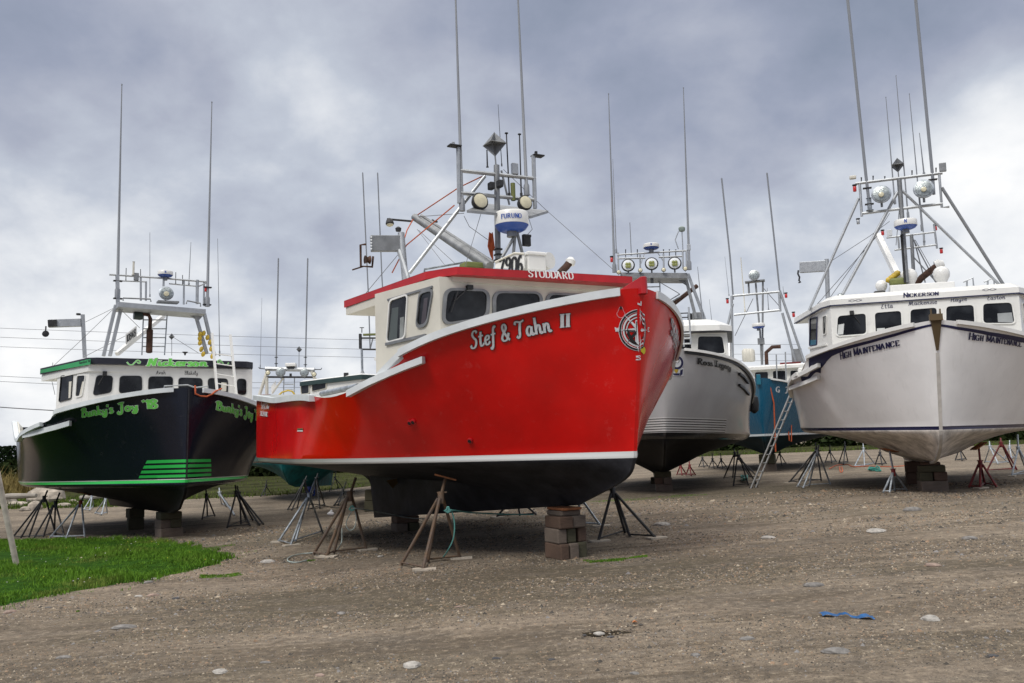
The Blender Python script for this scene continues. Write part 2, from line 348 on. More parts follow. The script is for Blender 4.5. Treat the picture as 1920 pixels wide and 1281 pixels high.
def lettering(parent, txt, font, fn, mat, back=None, thick=.17, thin=.07, name='name_lettering', slant=0, squeeze=None, grow=.045):
    # fn(a, b, lift): a 0..1 along the text, b 0..1 cap height -> 3D point
    st, W = text_strokes(txt, font, slant=slant)
    for i, (m_, g, l) in enumerate([(back, grow, .006), (mat, 0, .011)] if back else [(mat, 0, .007)]):
        mb = MB(); k = 0
        for q in stroke_quads(st, thick, thin, g):
            k += 1; mb.add([fn(p[0]/W, p[1], l+.0009*(k % 4)) for p in q], [(0, 1, 2, 3)])
        mb.build(name if m_ is mat else name+'_outline', m_, parent)

# ------------------------------------------------------------------ hull form
def catmull(vals, t):
    n = len(vals)-1; s = min(max(t, 0), 1)*n; i = min(int(s), n-1); f = s-i
    p1 = vals[i]; p2 = vals[i+1]; p0 = vals[i-1] if i > 0 else tuple(2*a-b for a, b in zip(p1, p2)); p3 = vals[i+2] if i+2 <= n else tuple(2*a-b for a, b in zip(p2, p1))
    return tuple(0.5*((2*b)+(c-a)*f+(2*a-5*b+4*c-d)*f*f+(3*b-a-3*c+d)*f**3) for a, b, c, d in zip(p0, p1, p2, p3))
def sstep(a, b, x):
    t = min(max((x-a)/(b-a), 0), 1); return t*t*(3-2*t)
class Boat:
    def __init__(s, label, L, B, zw, zb, raise_, brk, bw, rake, xk, ent, entw, trans, flare, fs, fw, drag, zc, bx, by, hd, kz, trim, lroll, brkw=.55, deep=.4, drop=0, kb=0, gy=.5, group=None, name='fishing_boat'):
        s.__dict__.update(L=L, B=B, zw=zw, zb=zb, raise_=raise_, brk=brk, bw=bw, rake=rake, xk=xk, ent=ent, entw=entw, trans=trans, flare=flare, fs=fs, fw=fw, drag=drag, zc=[(q,) for q in zc], brkw=brkw, deep=deep, drop=drop, kb=kb, gy=gy)
        c, n = math.cos(math.radians(hd)), math.sin(math.radians(hd)); M = np.array([[c, -n, 0], [n, c, 0], [0, 0, 1.]])
        t = math.radians(trim); M = M@np.array([[math.cos(t), 0, -math.sin(t)], [0, 1, 0], [math.sin(t), 0, math.cos(t)]])
        t = math.radians(lroll); M = M@np.array([[1, 0, 0], [0, math.cos(t), -math.sin(t)], [0, math.sin(t), math.cos(t)]])
        s.M = M; s.o = np.array([bx, by, kz])-M@np.array([L, 0, 0])
        s.cache = {}
        s.root = empty(name, label=label, category='fishing boat')
        if group: s.root['group'] = group
        m4 = Matrix.Identity(4)
        for i in range(3):
            for j in range(3): m4[i][j] = M[i][j]
            m4[i][3] = s.o[i]
        s.root.matrix_world = m4
    def sheer(s, x): return catmull(s.zc, x/s.L)[0]-s.drop*sstep(.33*s.L, .64*s.L, x)*(1-sstep(s.brk-s.brkw, s.brk+s.brkw, x))
    def stem(s, a):
        if a <= 1:
            th = a*math.pi/2; xk = s.xk*s.L; return (xk+(s.L-s.rake-xk)*math.sin(th), s.kb+(s.zw-s.kb)*(1-math.cos(th)))
        return (s.L-s.rake*(2-a), s.zw+(s.zb-s.zw)*(a-1))
    def yl(s, x, xe, b, ent, p):
        t = min(max((xe-x)/(ent*s.L), 0), 1)
        return b*math.sin(t*math.pi/2)**p*(1-(1-s.trans)*max(0, (.4-x/s.L)/.4)**2)
    def lines(s, u):
        o = []; xe, ze = s.stem(0); x = xe*u; o.append((x, .07*min(1, (xe-x)/.3+.3), ze-s.drag*(xe-x)/xe))
        k = sstep(.55, 1, u)
        gy = .16+(s.gy-.16)*sstep(.35, .7, u)
        for a, b, ent, p, z in ((.35, gy, .42, 1.3, s.deep+(gy-.16)*.12), (.72, s.B*s.bw*.72, s.entw, 1.25, s.zw-.36*(s.zw-.42)), (.9, s.B*s.bw*.95, s.entw, 1, s.zw-.13)):
            xe, ze = s.stem(a); x = xe*u; o.append((x, .03+s.yl(x, xe, b, ent, p), z+(ze-z)*k))
        xe, ze = s.stem(1); x = xe*u; yw = .03+s.yl(x, xe, s.B*s.bw, s.entw, s.fw); o.append((x, yw, ze))
        zs = s.sheer(s.L*u); ys = .03+s.yl(s.L*u, s.L, s.B, s.ent, s.fs); fl = .5+(s.flare-.5)*sstep(.4, .85, u)
        o.append((s.stem(1.5)[0]*u, yw+(ys-yw)*fl, s.zw+(zs-s.zw)*.5)); o.append((s.L*u, ys, zs))
        return o
    def P(s, u, v, side=-1):
        l = s.lines(u); v = min(max(v, 0), 6)
        if v < 1: p = tuple(a+(b-a)*v for a, b in zip(l[0], l[1]))
        elif v <= 4: p = catmull(l[1:5], (v-1)/3)
        else: p = catmull(l[4:], (v-4)/2)
        return np.array((p[0], p[1]*side, p[2]))
    def row(s, u, vs, side):
        l = s.lines(u); r_ = []
        for v in vs:
            if v < 1: p = tuple(a+(b-a)*v for a, b in zip(l[0], l[1]))
            elif v <= 4: p = catmull(l[1:5], (v-1)/3)
            else: p = catmull(l[4:], (v-4)/2)
            r_.append((p[0], p[1]*side, p[2]))
        return r_
    def nrm(s, u, v, side=-1):
        e = .01; a = s.P(min(u+e, 1), v, side)-s.P(u-e, v, side); b = s.P(u, min(v+.05, 6), side)-s.P(u, v-.05, side)
        n = np.cross(a, b); n /= np.linalg.norm(n)+1e-12
        return n if n[1]*side > 0 else -n
    # picking: a sight line meets a plane of the boat's own coordinates
    def hit(s, px, py, axis, val):
        o = s.M.T@(CAM-s.o); d = s.M.T@ray(px, py); return o+d*((val-o[axis])/d[axis])
    def hx(s, px, py, x): return s.hit(px, py, 0, x)
    def hy(s, px, py, y): return s.hit(px, py, 1, y)
    def hz(s, px, py, z): return s.hit(px, py, 2, z)
    def hv(s, px, py, A, B):
        o = s.M.T@(CAM-s.o); d = s.M.T@ray(px, py); n = np.array([-(B[1]-A[1]), B[0]-A[0], 0.])
        t = (n@(np.array([A[0], A[1], 0])-o))/(n@d); return o+d*t
    def world(s, p): return s.M@np.asarray(p, float)+s.o
    def px(s, p):
        d = s.world(p)-CAM; z = d@FWD; return np.array([960+FPX*(d@RT)/z, 640.5-FPX*(d@UP)/z])
    def uv(s, px, py, side=-1, g=(.8, 5)):
        if side not in s.cache:                   # nearest sample, then Newton
            g_ = [(u, v) for u in np.linspace(.03, .995, 30) for v in np.linspace(2, 6, 13)]
            s.cache[side] = (g_, np.array([s.px(s.P(u, v, side)) for u, v in g_]))
        g_, S_ = s.cache[side]; u, v = g_[int(np.argmin(((S_-(px, py))**2).sum(1)))]
        for _ in range(12):
            f = s.px(s.P(u, v, side))-(px, py); a = (f+(px, py)-s.px(s.P(u-1e-4, v, side)))/1e-4; b = (f+(px, py)-s.px(s.P(u, v-1e-3, side)))/1e-3
            J = np.array([a, b]).T
            try: d = np.linalg.solve(J, f)
            except Exception: break
            u -= max(-.1, min(.1, d[0])); v -= max(-.5, min(.5, d[1])); u = min(max(u, .0), .9995); v = min(max(v, 1), 6.0)
        return u, v
    def hull(s, mat, nu=96):
        vs = [0, .5, 1]+list(np.linspace(1, 4, 16))[1:]+list(np.linspace(4, 6, 15))[1:]
        us = [1-(1-t)**1.5 for t in np.linspace(0, 1, nu)]
        mb = MB()
        for side in (-1, 1): mb.grid([s.row(u, vs, side) for u in us])
        mb.grid([[s.P(1, v, -1) for v in vs], [s.P(1, v, 1) for v in vs]])
        l = [s.P(0, v, -1) for v in vs]; r = [s.P(0, v, 1) for v in vs]
        mb.grid([l, r]); mb.grid([[s.P(u, 0, -1) for u in us], [s.P(u, 0, 1) for u in us]])
        h = mb.build('hull', mat, s.root, smooth=True); s.hullobj = h
        mb = MB()                                 # inner bulwark and deck
        uu = np.linspace(.0, .985, 44)
        def inn(u, side, dz, k):                  # a point inside the hull skin, dz below the sheer
            p = s.P(u, 6, side); q = s.P(u, 4.6, side); k = min(k, abs(p[1])*.6); t = min(1, dz/max(.05, p[2]-q[2])); y = p[1]+(q[1]-p[1])*t
            return np.array([p[0]-.12*sstep(.9, .985, u), side*max(.005, (abs(y)-k-.25*dz*(abs(p[1])-abs(q[1])))*(1-.25*sstep(.88, .985, u)*(dz > 0))), p[2]-dz])
        for side in (-1, 1):
            mb.grid([[s.P(u, 6, side)+(0, 0, .001), inn(u, side, 0, .08)+(0, 0, .001), inn(u, side, .3, .10)] for u in uu])
        mb.grid([[inn(u, -1, .28, .09), inn(u, 1, .28, .09)] for u in uu])
        mb.build('deck', CREAM, s.root)
        return h
    def rail(s, u0_, u1_, mat, h=.13, w_=.07, side=-1, drop=0, name='rail', up=.02, n=40, off=0):
        pts = []; outs = []
        for u in np.linspace(u0_, u1_, n):
            p = s.P(u, 6, side)
            nn = s.nrm(min(u, .99), 5.9, side); nn[2] = 0; nn /= np.linalg.norm(nn)
            pts.append(p+(0, 0, up-drop)+nn*off); outs.append(nn)
        mb = MB(); mb.ribbon(pts, outs, h, w_); return mb.build(name, mat, s.root)
    def patch(s, uv4, lift=.009, side=-1):
        # bilinear map from (a,b) to the hull through four (u,v) corners: bl, br, tl, tr
        bl, br, tl, tr = [np.array(q) for q in uv4]
        def fn(a, b, l=0):
            q = bl*(1-a)*(1-b)+br*a*(1-b)+tl*(1-a)*b+tr*a*b
            return s.P(q[0], q[1], side)+s.nrm(min(q[0], .985), min(q[1], 5.93), side)*(lift+l)
        return fn
    def facefn(s, A, B, c4):
        P = [s.hv(*q, A, B) for q in c4]; n = np.array([B[1]-A[1], -(B[0]-A[0]), 0.]); n /= np.linalg.norm(n)
        if n@s.M.T@(CAM-s.world(P[0])) < 0: n = -n
        bl, br, tl, tr = P
        return lambda a, b, l=0: bl*(1-a)*(1-b)+br*a*(1-b)+tl*(1-a)*b+tr*a*b+n*(.004+l)
    # ---- pieces
    def part(s, name, mb, mat, smooth=False, parent=None, **t): return mb.build(name, mat, parent or s.root, smooth=smooth, **t)
    def rod(s, name, pts, r, mat, x=None, n=7, parent=None, smooth=True):
        mb = MB(); s._add(mb, pts, r, x, n); return mb.build(name, mat, parent or s.root, smooth=smooth)
    def _pt(s, q, x): 
        if isinstance(q[0], str): return np.array(q[1])
        if len(q) == 2: return s.hx(q[0], q[1], x)
        return s.hx(q[0], q[1], q[2])
    def _add(s, mb, pts, r, x, n=7): mb.tube([s._pt(q, x) for q in pts], r, n)
    def rods(s, name, lst, mat, x=None, r=.02, n=7, parent=None):
        mb = MB()
        for pts in lst: s._add(mb, pts, r, x, n)
        return mb.build(name, mat, parent or s.root, smooth=True)
    def window(s, A, B, c4, frame, fw_=.05, rad=.14, mirror=False, name='window', proud=.03):
        # c4 pixel corners bl, br, br-top, tl  (clockwise from bottom left)
        P = [s.hv(*q, A, B) for q in c4]; s._win(P, A, B, frame, fw_, rad, name, proud)
        if mirror:
            Pm = [p*(1, -1, 1) for p in P]; s._win(Pm, (A[0], -A[1]), (B[0], -B[1]), frame, fw_, rad, name, proud)
    def _win(s, P, A, B, frame, fw_, rad, name, proud):
        c = sum(P)/4; n = np.array([B[1]-A[1], -(B[0]-A[0]), 0.]); n /= np.linalg.norm(n)
        ctr = np.array([s.L*.5, 0, 0])
        if n@(c-ctr) < 0: n = -n
        def outline(k):
            Q = []
            E_ = [c+(p-c)*(1+k/np.linalg.norm(p-c)*1.35) for p in P]
            for i in range(4):
                p = E_[i]; a = E_[i-1]-p; b = E_[(i+1) % 4]-p; r = rad+k*.8
                la, lb = np.linalg.norm(a), np.linalg.norm(b); r_ = min(r, la*.45, lb*.45)
                p0, p2 = p+a/la*r_, p+b/lb*r_
                for t in np.linspace(0, 1, 6): Q.append((1-t)**2*p0+2*t*(1-t)*p+t*t*p2)
            return Q
        o1 = outline(fw_); o0 = outline(0); m = len(o0)
        mb = MB(); mb.add([p-n*.02 for p in o1]+[p+n*proud for p in o1]+[p+n*proud for p in o0]+[p-n*.02 for p in o0],
                          [(i+k*m, (i+1) % m+k*m, (i+1) % m+(k+1)*m, i+(k+1)*m) for k in range(3) for i in range(m)])
        w_ = mb.build(name, frame, s.root)
        mb = MB(); mb.add([p+n*.008 for p in o0], [tuple(range(m))]); mb.build('pane', GLASS, w_)
    def inside(s, A, B, c4, mat, name='window_card_or_reflection'):   # flat quad on the pane
        f = s.facefn(A, B, c4); mb = MB(); mb.add([f(0, 0, .006), f(1, 0, .006), f(1, 1, .006), f(0, 1, .006)], [(0, 1, 2, 3)]); mb.build(name, mat, s.root)
    def cabin(s, plan, z0, z1, mat, name='wheelhouse'):
        mb = MB(); mb.prism(plan, z0, z1); return mb.build(name, mat, s.root)
    def roof(s, plan, z, h, mat, top=WHITE, name='roof', zs=None, inset=.93, crown=.06):
        f = zs or (lambda p: z)
        c = np.mean(np.array(plan), 0)
        mb = MB(); mb.mi = 0; mb.prism(plan, lambda p: f(p)-h, lambda p: f(p))
        mb.mi = 1; ins = [(c[0]+(p[0]-c[0])*inset, c[1]+(p[1]-c[1])*inset) for p in plan]
        mb.prism(plan, lambda p: f(p)+.003, lambda p: f(p)+crown, top=ins)
        return mb.build(name, [mat, top], s.root)
    def lamp(s, px, py, x, r, depth=.18, body=BLACK, lens=LENS, face=(1, 0, .1), name='spotlight'):
        c = s.hx(px, py, x); f = np.array(face, float); f /= np.linalg.norm(f)
        mb = MB(); mb.lathe([(r*.3, -depth), (r*.75, -depth*.7), (r, -depth*.1), (r, 0), (r*.9, .015)], c, f, 20); o = mb.build(name, body, s.root, smooth=True)
        mb = MB(); mb.lathe([(r*.82, .012), (r*.8, .03), (r*.5, .045), (r*.1, .05)], c, f, 20); mb.build('lens', lens, o, smooth=True)
        mb = MB(); mb.tube([c-f*depth*.5, c-f*depth*.5-(0, 0, r*1.25)], r*.12, 6); mb.build('bracket', ALUD, o)
        return o
    def radar(s, px, py, x, r, h, name='radar_dome', text=None):
        c = s.hx(px, py, x); mb = MB()
        mb.mi = 1; mb.lathe([(r*.6, -h*.5), (r*.82, -h*.40), (r*.98, -h*.20)], c, n=24)
        mb.mi = 0; mb.lathe([(r*.985, -h*.20), (r, -h*.15), (r*.985, h*.36), (r*.93, h*.45), (r*.7, h*.49), (r*.05, h*.5)], c, n=24)
        o = mb.build(name, [WHITE, BLUE], s.root, smooth=True)
        if text:
            st, W = text_strokes(text, 'caps', smallcaps=1)
            mb = MB(); k = 0; hh = h*(.22 if len(text) > 1 else .34)
            toc = s.M.T@(CAM-s.world(c)); a0 = math.atan2(toc[1], toc[0])
            for q in stroke_quads(st, .2, .14):
                k += 1; P = []
                for p in q:
                    an = a0+(p[0]-W/2)*hh/r; P.append(c+((r*1.0+.008)*math.cos(an), (r*1.0+.008)*math.sin(an), -h*.02+p[1]*hh))
                mb.add(P, [(0, 1, 2, 3)])
            mb.build('maker_lettering', BLUE, o)
        mb = MB(); mb.lathe([(r*.3, -h*.5-.1), (r*.28, -h*.5+.01)], c, n=12); mb.build('pedestal', ALUD, o)
        return o
    def reflector(s, px, py, x, r):
        c = s.hx(px, py, x); mb = MB()
        V = [c+q for q in (np.array([0, 0, r]), np.array([0, 0, -r]), np.array([r*.7, r*.7, 0]), np.array([-r*.7, r*.7, 0]), np.array([-r*.7, -r*.7, 0]), np.array([r*.7, -r*.7, 0]))]
        mb.add(V, [(0, 2, 1, 4), (0, 3, 1, 5), (2, 3, 4, 5)]); mb.tube([V[0], V[1]], .01, 5)
        for i in range(4): mb.tube([V[2+i], V[2+(i+1) % 4]], .006, 4)
        return mb.build('radar_reflector', ALUD, s.root)
    def whip(s, pts, x, r0_=.028, r1=.008, mat=None, name='antenna'):
        P = [s._pt(q, x) for q in pts]; Q = [P[0]+(P[-1]-P[0])*t for t in (0, .04, .05, .5, 1)] if len(P) == 2 else P
        mb = MB(); mb.tube(Q, [r0_*1.7, r0_*1.7, r0_, (r0_+r1)/2, r1] if len(P) == 2 else r0_, 7); mb.tube([Q[-1], Q[-1]+(Q[-1]-Q[0])*.006], r1*1.5, 5)
        return mb.build(name, mat or WHIP, s.root, smooth=True)
    def boxat(s, name, px, py, x, size, mat, bevel=.01, R=None, parent=None):
        mb = MB(); mb.box(s.hx(px, py, x), size, R); return mb.build(name, mat, parent or s.root, bevel=bevel)
    def buoylamp(s, px, py, x, mat=None, r=.04, h=.13):
        c = s.hx(px, py, x); mb = MB(); mb.lathe([(r*.8, -h/2), (r, -h*.4), (r, h*.3), (r*.5, h*.5)], c, n=10); o = mb.build('navigation_light', mat or REDLAMP, s.root, smooth=True)
        mb = MB(); mb.lathe([(r*1.3, h*.5), (r*1.3, h*.7)], c, n=10); mb.build('cap', DARK, o)
# ================================================================== the red boat
def std_windows_rails(b): pass
RED = Boat('large red boat with white rails and white name lettering in the middle', **dict(L=11.339, B=3.261, zw=0.995, zb=3.298, raise_=0.141, brk=8.62, brkw=.12, drop=.19, bw=1.003, rake=0.354, xk=0.679, ent=0.422, entw=0.573, trans=0.907, flare=0.51, fs=0.699, fw=1.023, drag=0.657, bx=1.886, by=11.891, hd=-61.085, kz=0.666, trim=-0.47, lroll=0.344, zc=[2.463, 2.323, 2.194, 2.244, 2.256, 2.862, 3.298]))
def red_boat(b):
    b.hull(hullmat('red_hull_paint', (.60, .0015, .002), (.026, .027, .032), (.62, .64, .64), .895, .99, .28, .18, dirt=.01, var=.2, spec=.4, scuff=.07))
    # raised bulwark forward: white rail from the stem back to the break, then down to the side deck
    for sd in (-1, 1):
        b.rail(.991, .772, RAIL, .115, .08 if sd < 0 else .04, sd, 0, 'rail', off=.03 if sd < 0 else .01)
        pts = []; outs = []
        for u in np.linspace(.772, .735, 8):
            p = b.P(u, 6, sd); p[2] = b.P(.775, 6, sd)[2]-(.775-u)/.037*.30; pts.append(p+(0, -sd*.03, .02)); outs.append(np.array([0, sd, 0.]))
        mb = MB(); mb.ribbon(pts, outs, .12, .08); mb.build('rail_end', RAIL, b.root)
    mb = MB(); pts = []; outs = []
    for (px, py) in ((797, 669), (765, 681), (732, 694), (696, 706), (655, 727)):
        u, v = b.uv(px, py, -1); p = b.P(u, v, -1); n = b.nrm(u, min(v, 5.9), -1); n[2] = 0; n /= np.linalg.norm(n); pts.append(p+n*.05); outs.append(n)
    mb.ribbon(pts, outs, .105, .10); mb.build('guard_strip', RAIL, b.root)
    for sd in (-1, 1):
        b.rail(0, .54, RAIL, .11, .12, sd, 0, 'stern_rail', off=.03, n=20)
    p0, p1 = b.P(0, 6, -1), b.P(0, 6, 1); mb = MB(); mb.bar(p0+(0, 0, -.03), p1+(0, 0, -.03), .14, .11); mb.build('stern_rail', RAIL, b.root)
    # hauling roller along the open side
    u0, v0 = b.uv(592, 738, -1); u1, v1 = b.uv(655, 722, -1); a, c = b.P(u0, v0, -1), b.P(u1, v1, -1)
    mb = MB(); mb.tube([a+(0, .1, .05), c+(0, .1, .06)], .05, 10); mb.build('side_roller', GALV, b.root, smooth=True)
    # stem head
    z = b.zb; L = b.L
    mb = MB(); mb.prism([(L-.55, -.05), (L-.5, -.10), (L+.06, -.055), (L+.09, 0), (L+.06, .055), (L-.5, .10), (L-.55, .05)], lambda p: z-.09, lambda p: z+.02+.14*sstep(L-.55, L, p[0]))
    mb.build('stem_head', REDP, b.root, bevel=.01)
    # wheelhouse
    A, Bq = (6.75, -2.36), (8.6, -1.93)
    b.cabin([(6.75, -2.36), (8.6, -1.93), (8.6, 1.93), (6.75, 2.36)], 2.45, 3.86, CREAM)
    CARD = paint('pale_interior', (.30, .32, .32), .5, 0, .2, 3, spec=.3)
    b.inside(A, Bq, [(750, 634), (758, 631.5), (751, 596), (758, 594)], CARD); b.inside(A, Bq, [(729, 640), (745, 636), (736, 578), (748, 576)], paint('reflected_deck', (.07, .085, .085), .4)); b.inside(A, Bq, [(790, 608), (799, 605), (796, 560), (803, 558)], paint('instrument_panel', (.06, .05, .06), .4))  # the deck reflection is painted on the side window as a flat quad
    W = dict(frame=ALUD)
    b.window(A, Bq, [(727, 641), (760, 632), (765, 554), (733, 565)], WHITE, .03, .08, mirror=True)
    b.window(A, Bq, [(783, 611), (801, 606), (812, 545), (789, 552)], ALUD, .045, .10, mirror=True)
    mb = MB(); mb.bar(b.hv(725, 646, A, Bq), b.hv(800, 629, A, Bq), .07, .05); mb.build('window_sill', ALUD, b.root)
    mb = MB(); mb.bar(b.hv(728, 563, A, Bq), b.hv(812, 538, A, Bq), .05, .035); mb.build('window_track', ALUD, b.root)
    F, G = (8.6, -1.93), (8.6, 1.93)
    for c in ([(833, 606), (910, 594), (912, 547), (838, 545)], [(929, 600), (1010, 592), (1011, 551), (929, 550)], [(1028, 602), (1100, 598), (1102, 556), (1028, 553)], [(1118, 604), (1170, 600), (1172, 563), (1120, 560)]):
        b.window(F, G, c, ALUD, .055, .13)
    q = b.hv(878, 540, F, G)+(.05, 0, 0); e = b.hv(849, 566, F, G)+(.06, 0, 0); mb = MB(); mb.tube([q, e], .012, 5); mb.tube([e+(0, -.06, -.18), e+(0, .07, .16)], .009, 5); mb.box(q, (.08, .1, .07)); mb.build('wiper', BLACK, b.root)
    zt = 4.0
    pl = [(5.6, -2.56), (8.25, -2.02), (8.78, -1.70), (9.0, 1.62), (8.35, 2.0), (5.6, 2.56)]
    zf = lambda p: 3.91+.09*sstep(5.4, 8.5, p[0])
    b.roof(pl, zt, .125, REDP, CREAM, zs=zf, crown=.015, inset=.85)
    mb = MB(); mb.prism([(5.62, -2.53), (7.0, -2.26), (7.0, 2.26), (5.62, 2.53)], lambda p: zf(p)-.27, lambda p: zf(p)-.128); mb.prism([(7.0, -2.25), (8.25, -1.99), (8.62, -1.70), (8.66, 1.66), (8.3, 1.97), (7.0, 2.25)], lambda p: zf(p)-.21, lambda p: zf(p)-.128); mb.build('roof_edge', CREAM, b.root)
    # 'stoddard' on the fascia: front edge of the roof from pl[2] to pl[3]
    Fa, Fb = pl[2], pl[3]
    fn = b.facefn(Fa, Fb, [(990, 519.5), (1075.5, 524), (989, 506), (1073, 510.5)])
    lettering(b.root, 'STODDARD', 'capsfull', fn, WHV, None, .21, .09, 'roof_lettering')
    # names on the bow
    uv4 = [b.uv(*q, -1) for q in ((883, 654), (1036, 621), (882, 622), (1029, 590))]
    lettering(b.root, 'Stef & Tahn', 'script', b.patch(uv4), SILV, BLKV, .19, .09)
    uv4 = [b.uv(*q, -1) for q in ((1047.5, 614), (1069, 612), (1047.5, 590), (1069, 588))]
    lettering(b.root, 'II', 'capsfull', b.patch(uv4), SILV, BLKV, .17, .10, grow=.03)
    uv4 = [b.uv(*q, 1) for q in ((1256, 625), (1276.5, 655), (1254, 593), (1276, 624))]
    l = [(b.uv(1256, 625, 1)), (b.uv(1256, 625, 1)[0]-.16, b.uv(1256, 625, 1)[1]-.02), b.uv(1255, 594, 1), (b.uv(1255, 594, 1)[0]-.16, b.uv(1255, 594, 1)[1])]
    lettering(b.root, 'Stef & Tahn II', 'script', b.patch(l, side=1), SILV, BLKV, .19, .09)
    uv4 = [b.uv(*q, -1) for q in ((491, 767), (507, 767), (491, 755), (508, 757))]
    lettering(b.root, 'Stef & Tahn II', 'script', b.patch(uv4), SILV, None, .22, .12)
    uv4 = [b.uv(*q, -1) for q in ((489, 779), (503, 781), (489, 771), (503.5, 773))]
    lettering(b.root, 'SHELBURNE', 'capsfull', b.patch(uv4), SILV, None, .26, .16, name='home_port_lettering')
    # compass and anchor emblem across the stem
    cx, cz = 1199.0, 619.0
    sx = b.hy(1199, 619, 0); kz = 13.0/1580
    cen = b.hy(cx, cz, 0)
    def em(side):
        def f(px, py, l=.008):
            s0 = b.L-b.rake*.25; q = b.hx(px, py, s0); s1 = b.stem(1+(q[2]-b.zw)/(b.zb-b.zw))[0]; q = b.hx(px, py, s1+l)
            if abs(q[1]) < .03 or (side < 0 and q[1] > 0) or (side > 0 and q[1] < 0): return q
            u, v = b.uv(px, py, side); return b.P(u, v, side)+b.nrm(min(u, .985), min(v, 5.9), side)*l
        return f
    fs_, fp_ = em(-1), em(1)
    def poly(ptsl, mat, f=fs_, l=.008, w_=None, nm=None):
        pass
    def arc(R, a0, a1, w_, mat, f, l, sx_=1.0):
        mb = MB(); P = []
        for a in np.linspace(a0, a1, 26):
            ca, sa = math.cos(a), math.sin(a); P.append([f(cx+ca*(R-w_/2)*sx_, cz-sa*(R-w_/2), l), f(cx+ca*(R+w_/2)*sx_, cz-sa*(R+w_/2), l)])
        mb.grid(P); return mb
    h = math.pi/2
    for R, w_, m_, l in ((36.5, 5.6, SILV, .007), (36.5, 3.4, BLKV, .011), (30, 3.2, SILV, .007), (27.5, 1.3, BLKV, .009), (24, 2, SILV, .008), (22.6, 1.2, BLKV, .011)):
        arc(R, h*1.02, 3*h*.995, w_, m_, fs_, l).build('compass_ring', m_, b.root)
        arc(R*.97, -h*.98, h*.98, w_*.6, m_, fp_, l, .30).build('compass_ring', m_, b.root)
    def star(pts, m_, l, f=fs_): mb = MB(); mb.add([f(cx+x, cz-y, l) for x, y in pts], [tuple(range(len(pts)))]); mb.build('compass_point', m_, b.root)
    for a in (135, 180, 225):
        t = math.radians(a); c_, s_ = math.cos(t), math.sin(t); R = 40; e = 4
        tip = (c_*R, s_*R); l1 = (c_*8-s_*e, s_*8+c_*e); l2 = (c_*8+s_*e, s_*8-c_*e)
        star([tip, l1, (-2, 0), l2], SILV, .013); star([(tip[0]*.86, tip[1]*.86), ((l1[0])*.95, l1[1]*.95), (-3, 0)], BLKV, .016)
    star([(-1, 42), (-4, 28), (-1, 8)], SILV, .013); star([(-1, -42), (-4, -28), (-1, -8)], SILV, .013)
    star([(1, 42), (2.5, 26), (1, 8)], SILV, .013, fp_); star([(1, -42), (2.5, -26), (1, -8)], SILV, .013, fp_); star([(13, 0), (4, 3), (2, 0), (4, -3)], SILV, .013, fp_)
    star([(-8, 18), (-1, 19), (-1, -28), (-8, -24)], SILV, .017)
    star([(-6.5, 16), (-1, 17), (-1, -21), (-6, -20)], BLKV, .020)                 # anchor shank, arm, ring
    star([(-1, -30), (-16, -22), (-24, -8), (-22, 2), (-17, -8), (-13, -15), (-1, -23)], BLKV, .020)
    star([(-18, -12), (-5, 0), (-5, -7), (-14, -16)], BLKV, .021)
    arc(27, h*1.05, h*1.12, 8, BLKV, fs_, .020).build('anchor_ring', BLKV, b.root)
    for ch, x, y, f, sx_ in (('N', -3, 46, fs_, 1), ('S', -4, -56, fs_, 1), ('W', -46, -3, fs_, 1), ('E', 14, -3, fp_, .5)):
        st, Wd = text_strokes(ch, 'caps'); mb = MB()
        for q in stroke_quads(st, .24, .12): mb.add([f(cx+x+p[0]*9*sx_, cz-y-p[1]*8, .012) for p in q], [(0, 1, 2, 3)])
        mb.build('compass_letter', SILV, b.root)
    ring = [(1164+8.2*math.sin(t)*(1 if math.cos(t) < .2 else .75), 587-9.5*math.cos(t)-(2.5 if math.cos(t) > .8 else 0)) for t in np.linspace(0, 2*math.pi, 25)]
    mb = MB(); P = [[fs_(x, y, .008), fs_(1164+(x-1164)*.86, 587+(y-587)*.88, .008)] for x, y in ring]; mb.grid(P); mb.build('buoy_outline', paint('pink_vinyl', (.75, .35, .38)), b.root)
    mb = MB(); mb.add([fs_(*q, .009) for q in ((1161, 580), (1167, 580), (1165.5, 575), (1164, 573.5), (1162.5, 575))], [(0, 1, 2, 3, 4)]); mb.build('buoy_tip', BLKV, b.root)
    yb = [(1205.5+3.6*math.sin(t), 657+7*math.cos(t)) for t in np.linspace(0, 2*math.pi, 16, endpoint=False)]
    mb = MB(); mb.add([fp_(x, y, .010) for x, y in yb], [tuple(range(16))]); mb.build('yellow_buoy_decal', paint('yellow_vinyl', (.62, .55, .02)), b.root)
    mb = MB(); mb.add([fp_(*q, .011) for q in ((1204.3, 650), (1207.3, 650), (1206, 646))], [(0, 1, 2)]); mb.build('buoy_tip', BLKV, b.root)
    for (px, py) in ((769, 792), (775, 790.5), (882, 826)):
        u, v = b.uv(px, py, -1); p = b.P(u, v, -1); n = b.nrm(u, v, -1); mb = MB(); mb.lathe([(.045, -.02), (.045, .03), (.03, .035), (.028, -.01)], p, n, 14); o = mb.build('through_hull_fitting', REDP, b.root, smooth=True)
        mb = MB(); mb.lathe([(.026, 0), (.024, .037)], p, n, 10); mb.build('drain_hole', BLACK, o)
    uvs = [b.uv(*q, -1) for q in ((558, 809), (569, 809), (558, 803.5), (569, 803))]; fn = b.patch(uvs)
    for k, (y0, y1, m_) in enumerate(((.66, 1, OLIVE), (.36, .62, BLKV), (0, .34, WHV))):
        mb = MB(); mb.add([fn(a, c, .004) for a, c in ((0, y0), (1, y0), (1, y1), (0.1, y1))], [(0, 1, 2, 3)]); mb.build('sticker_band', m_, b.root)
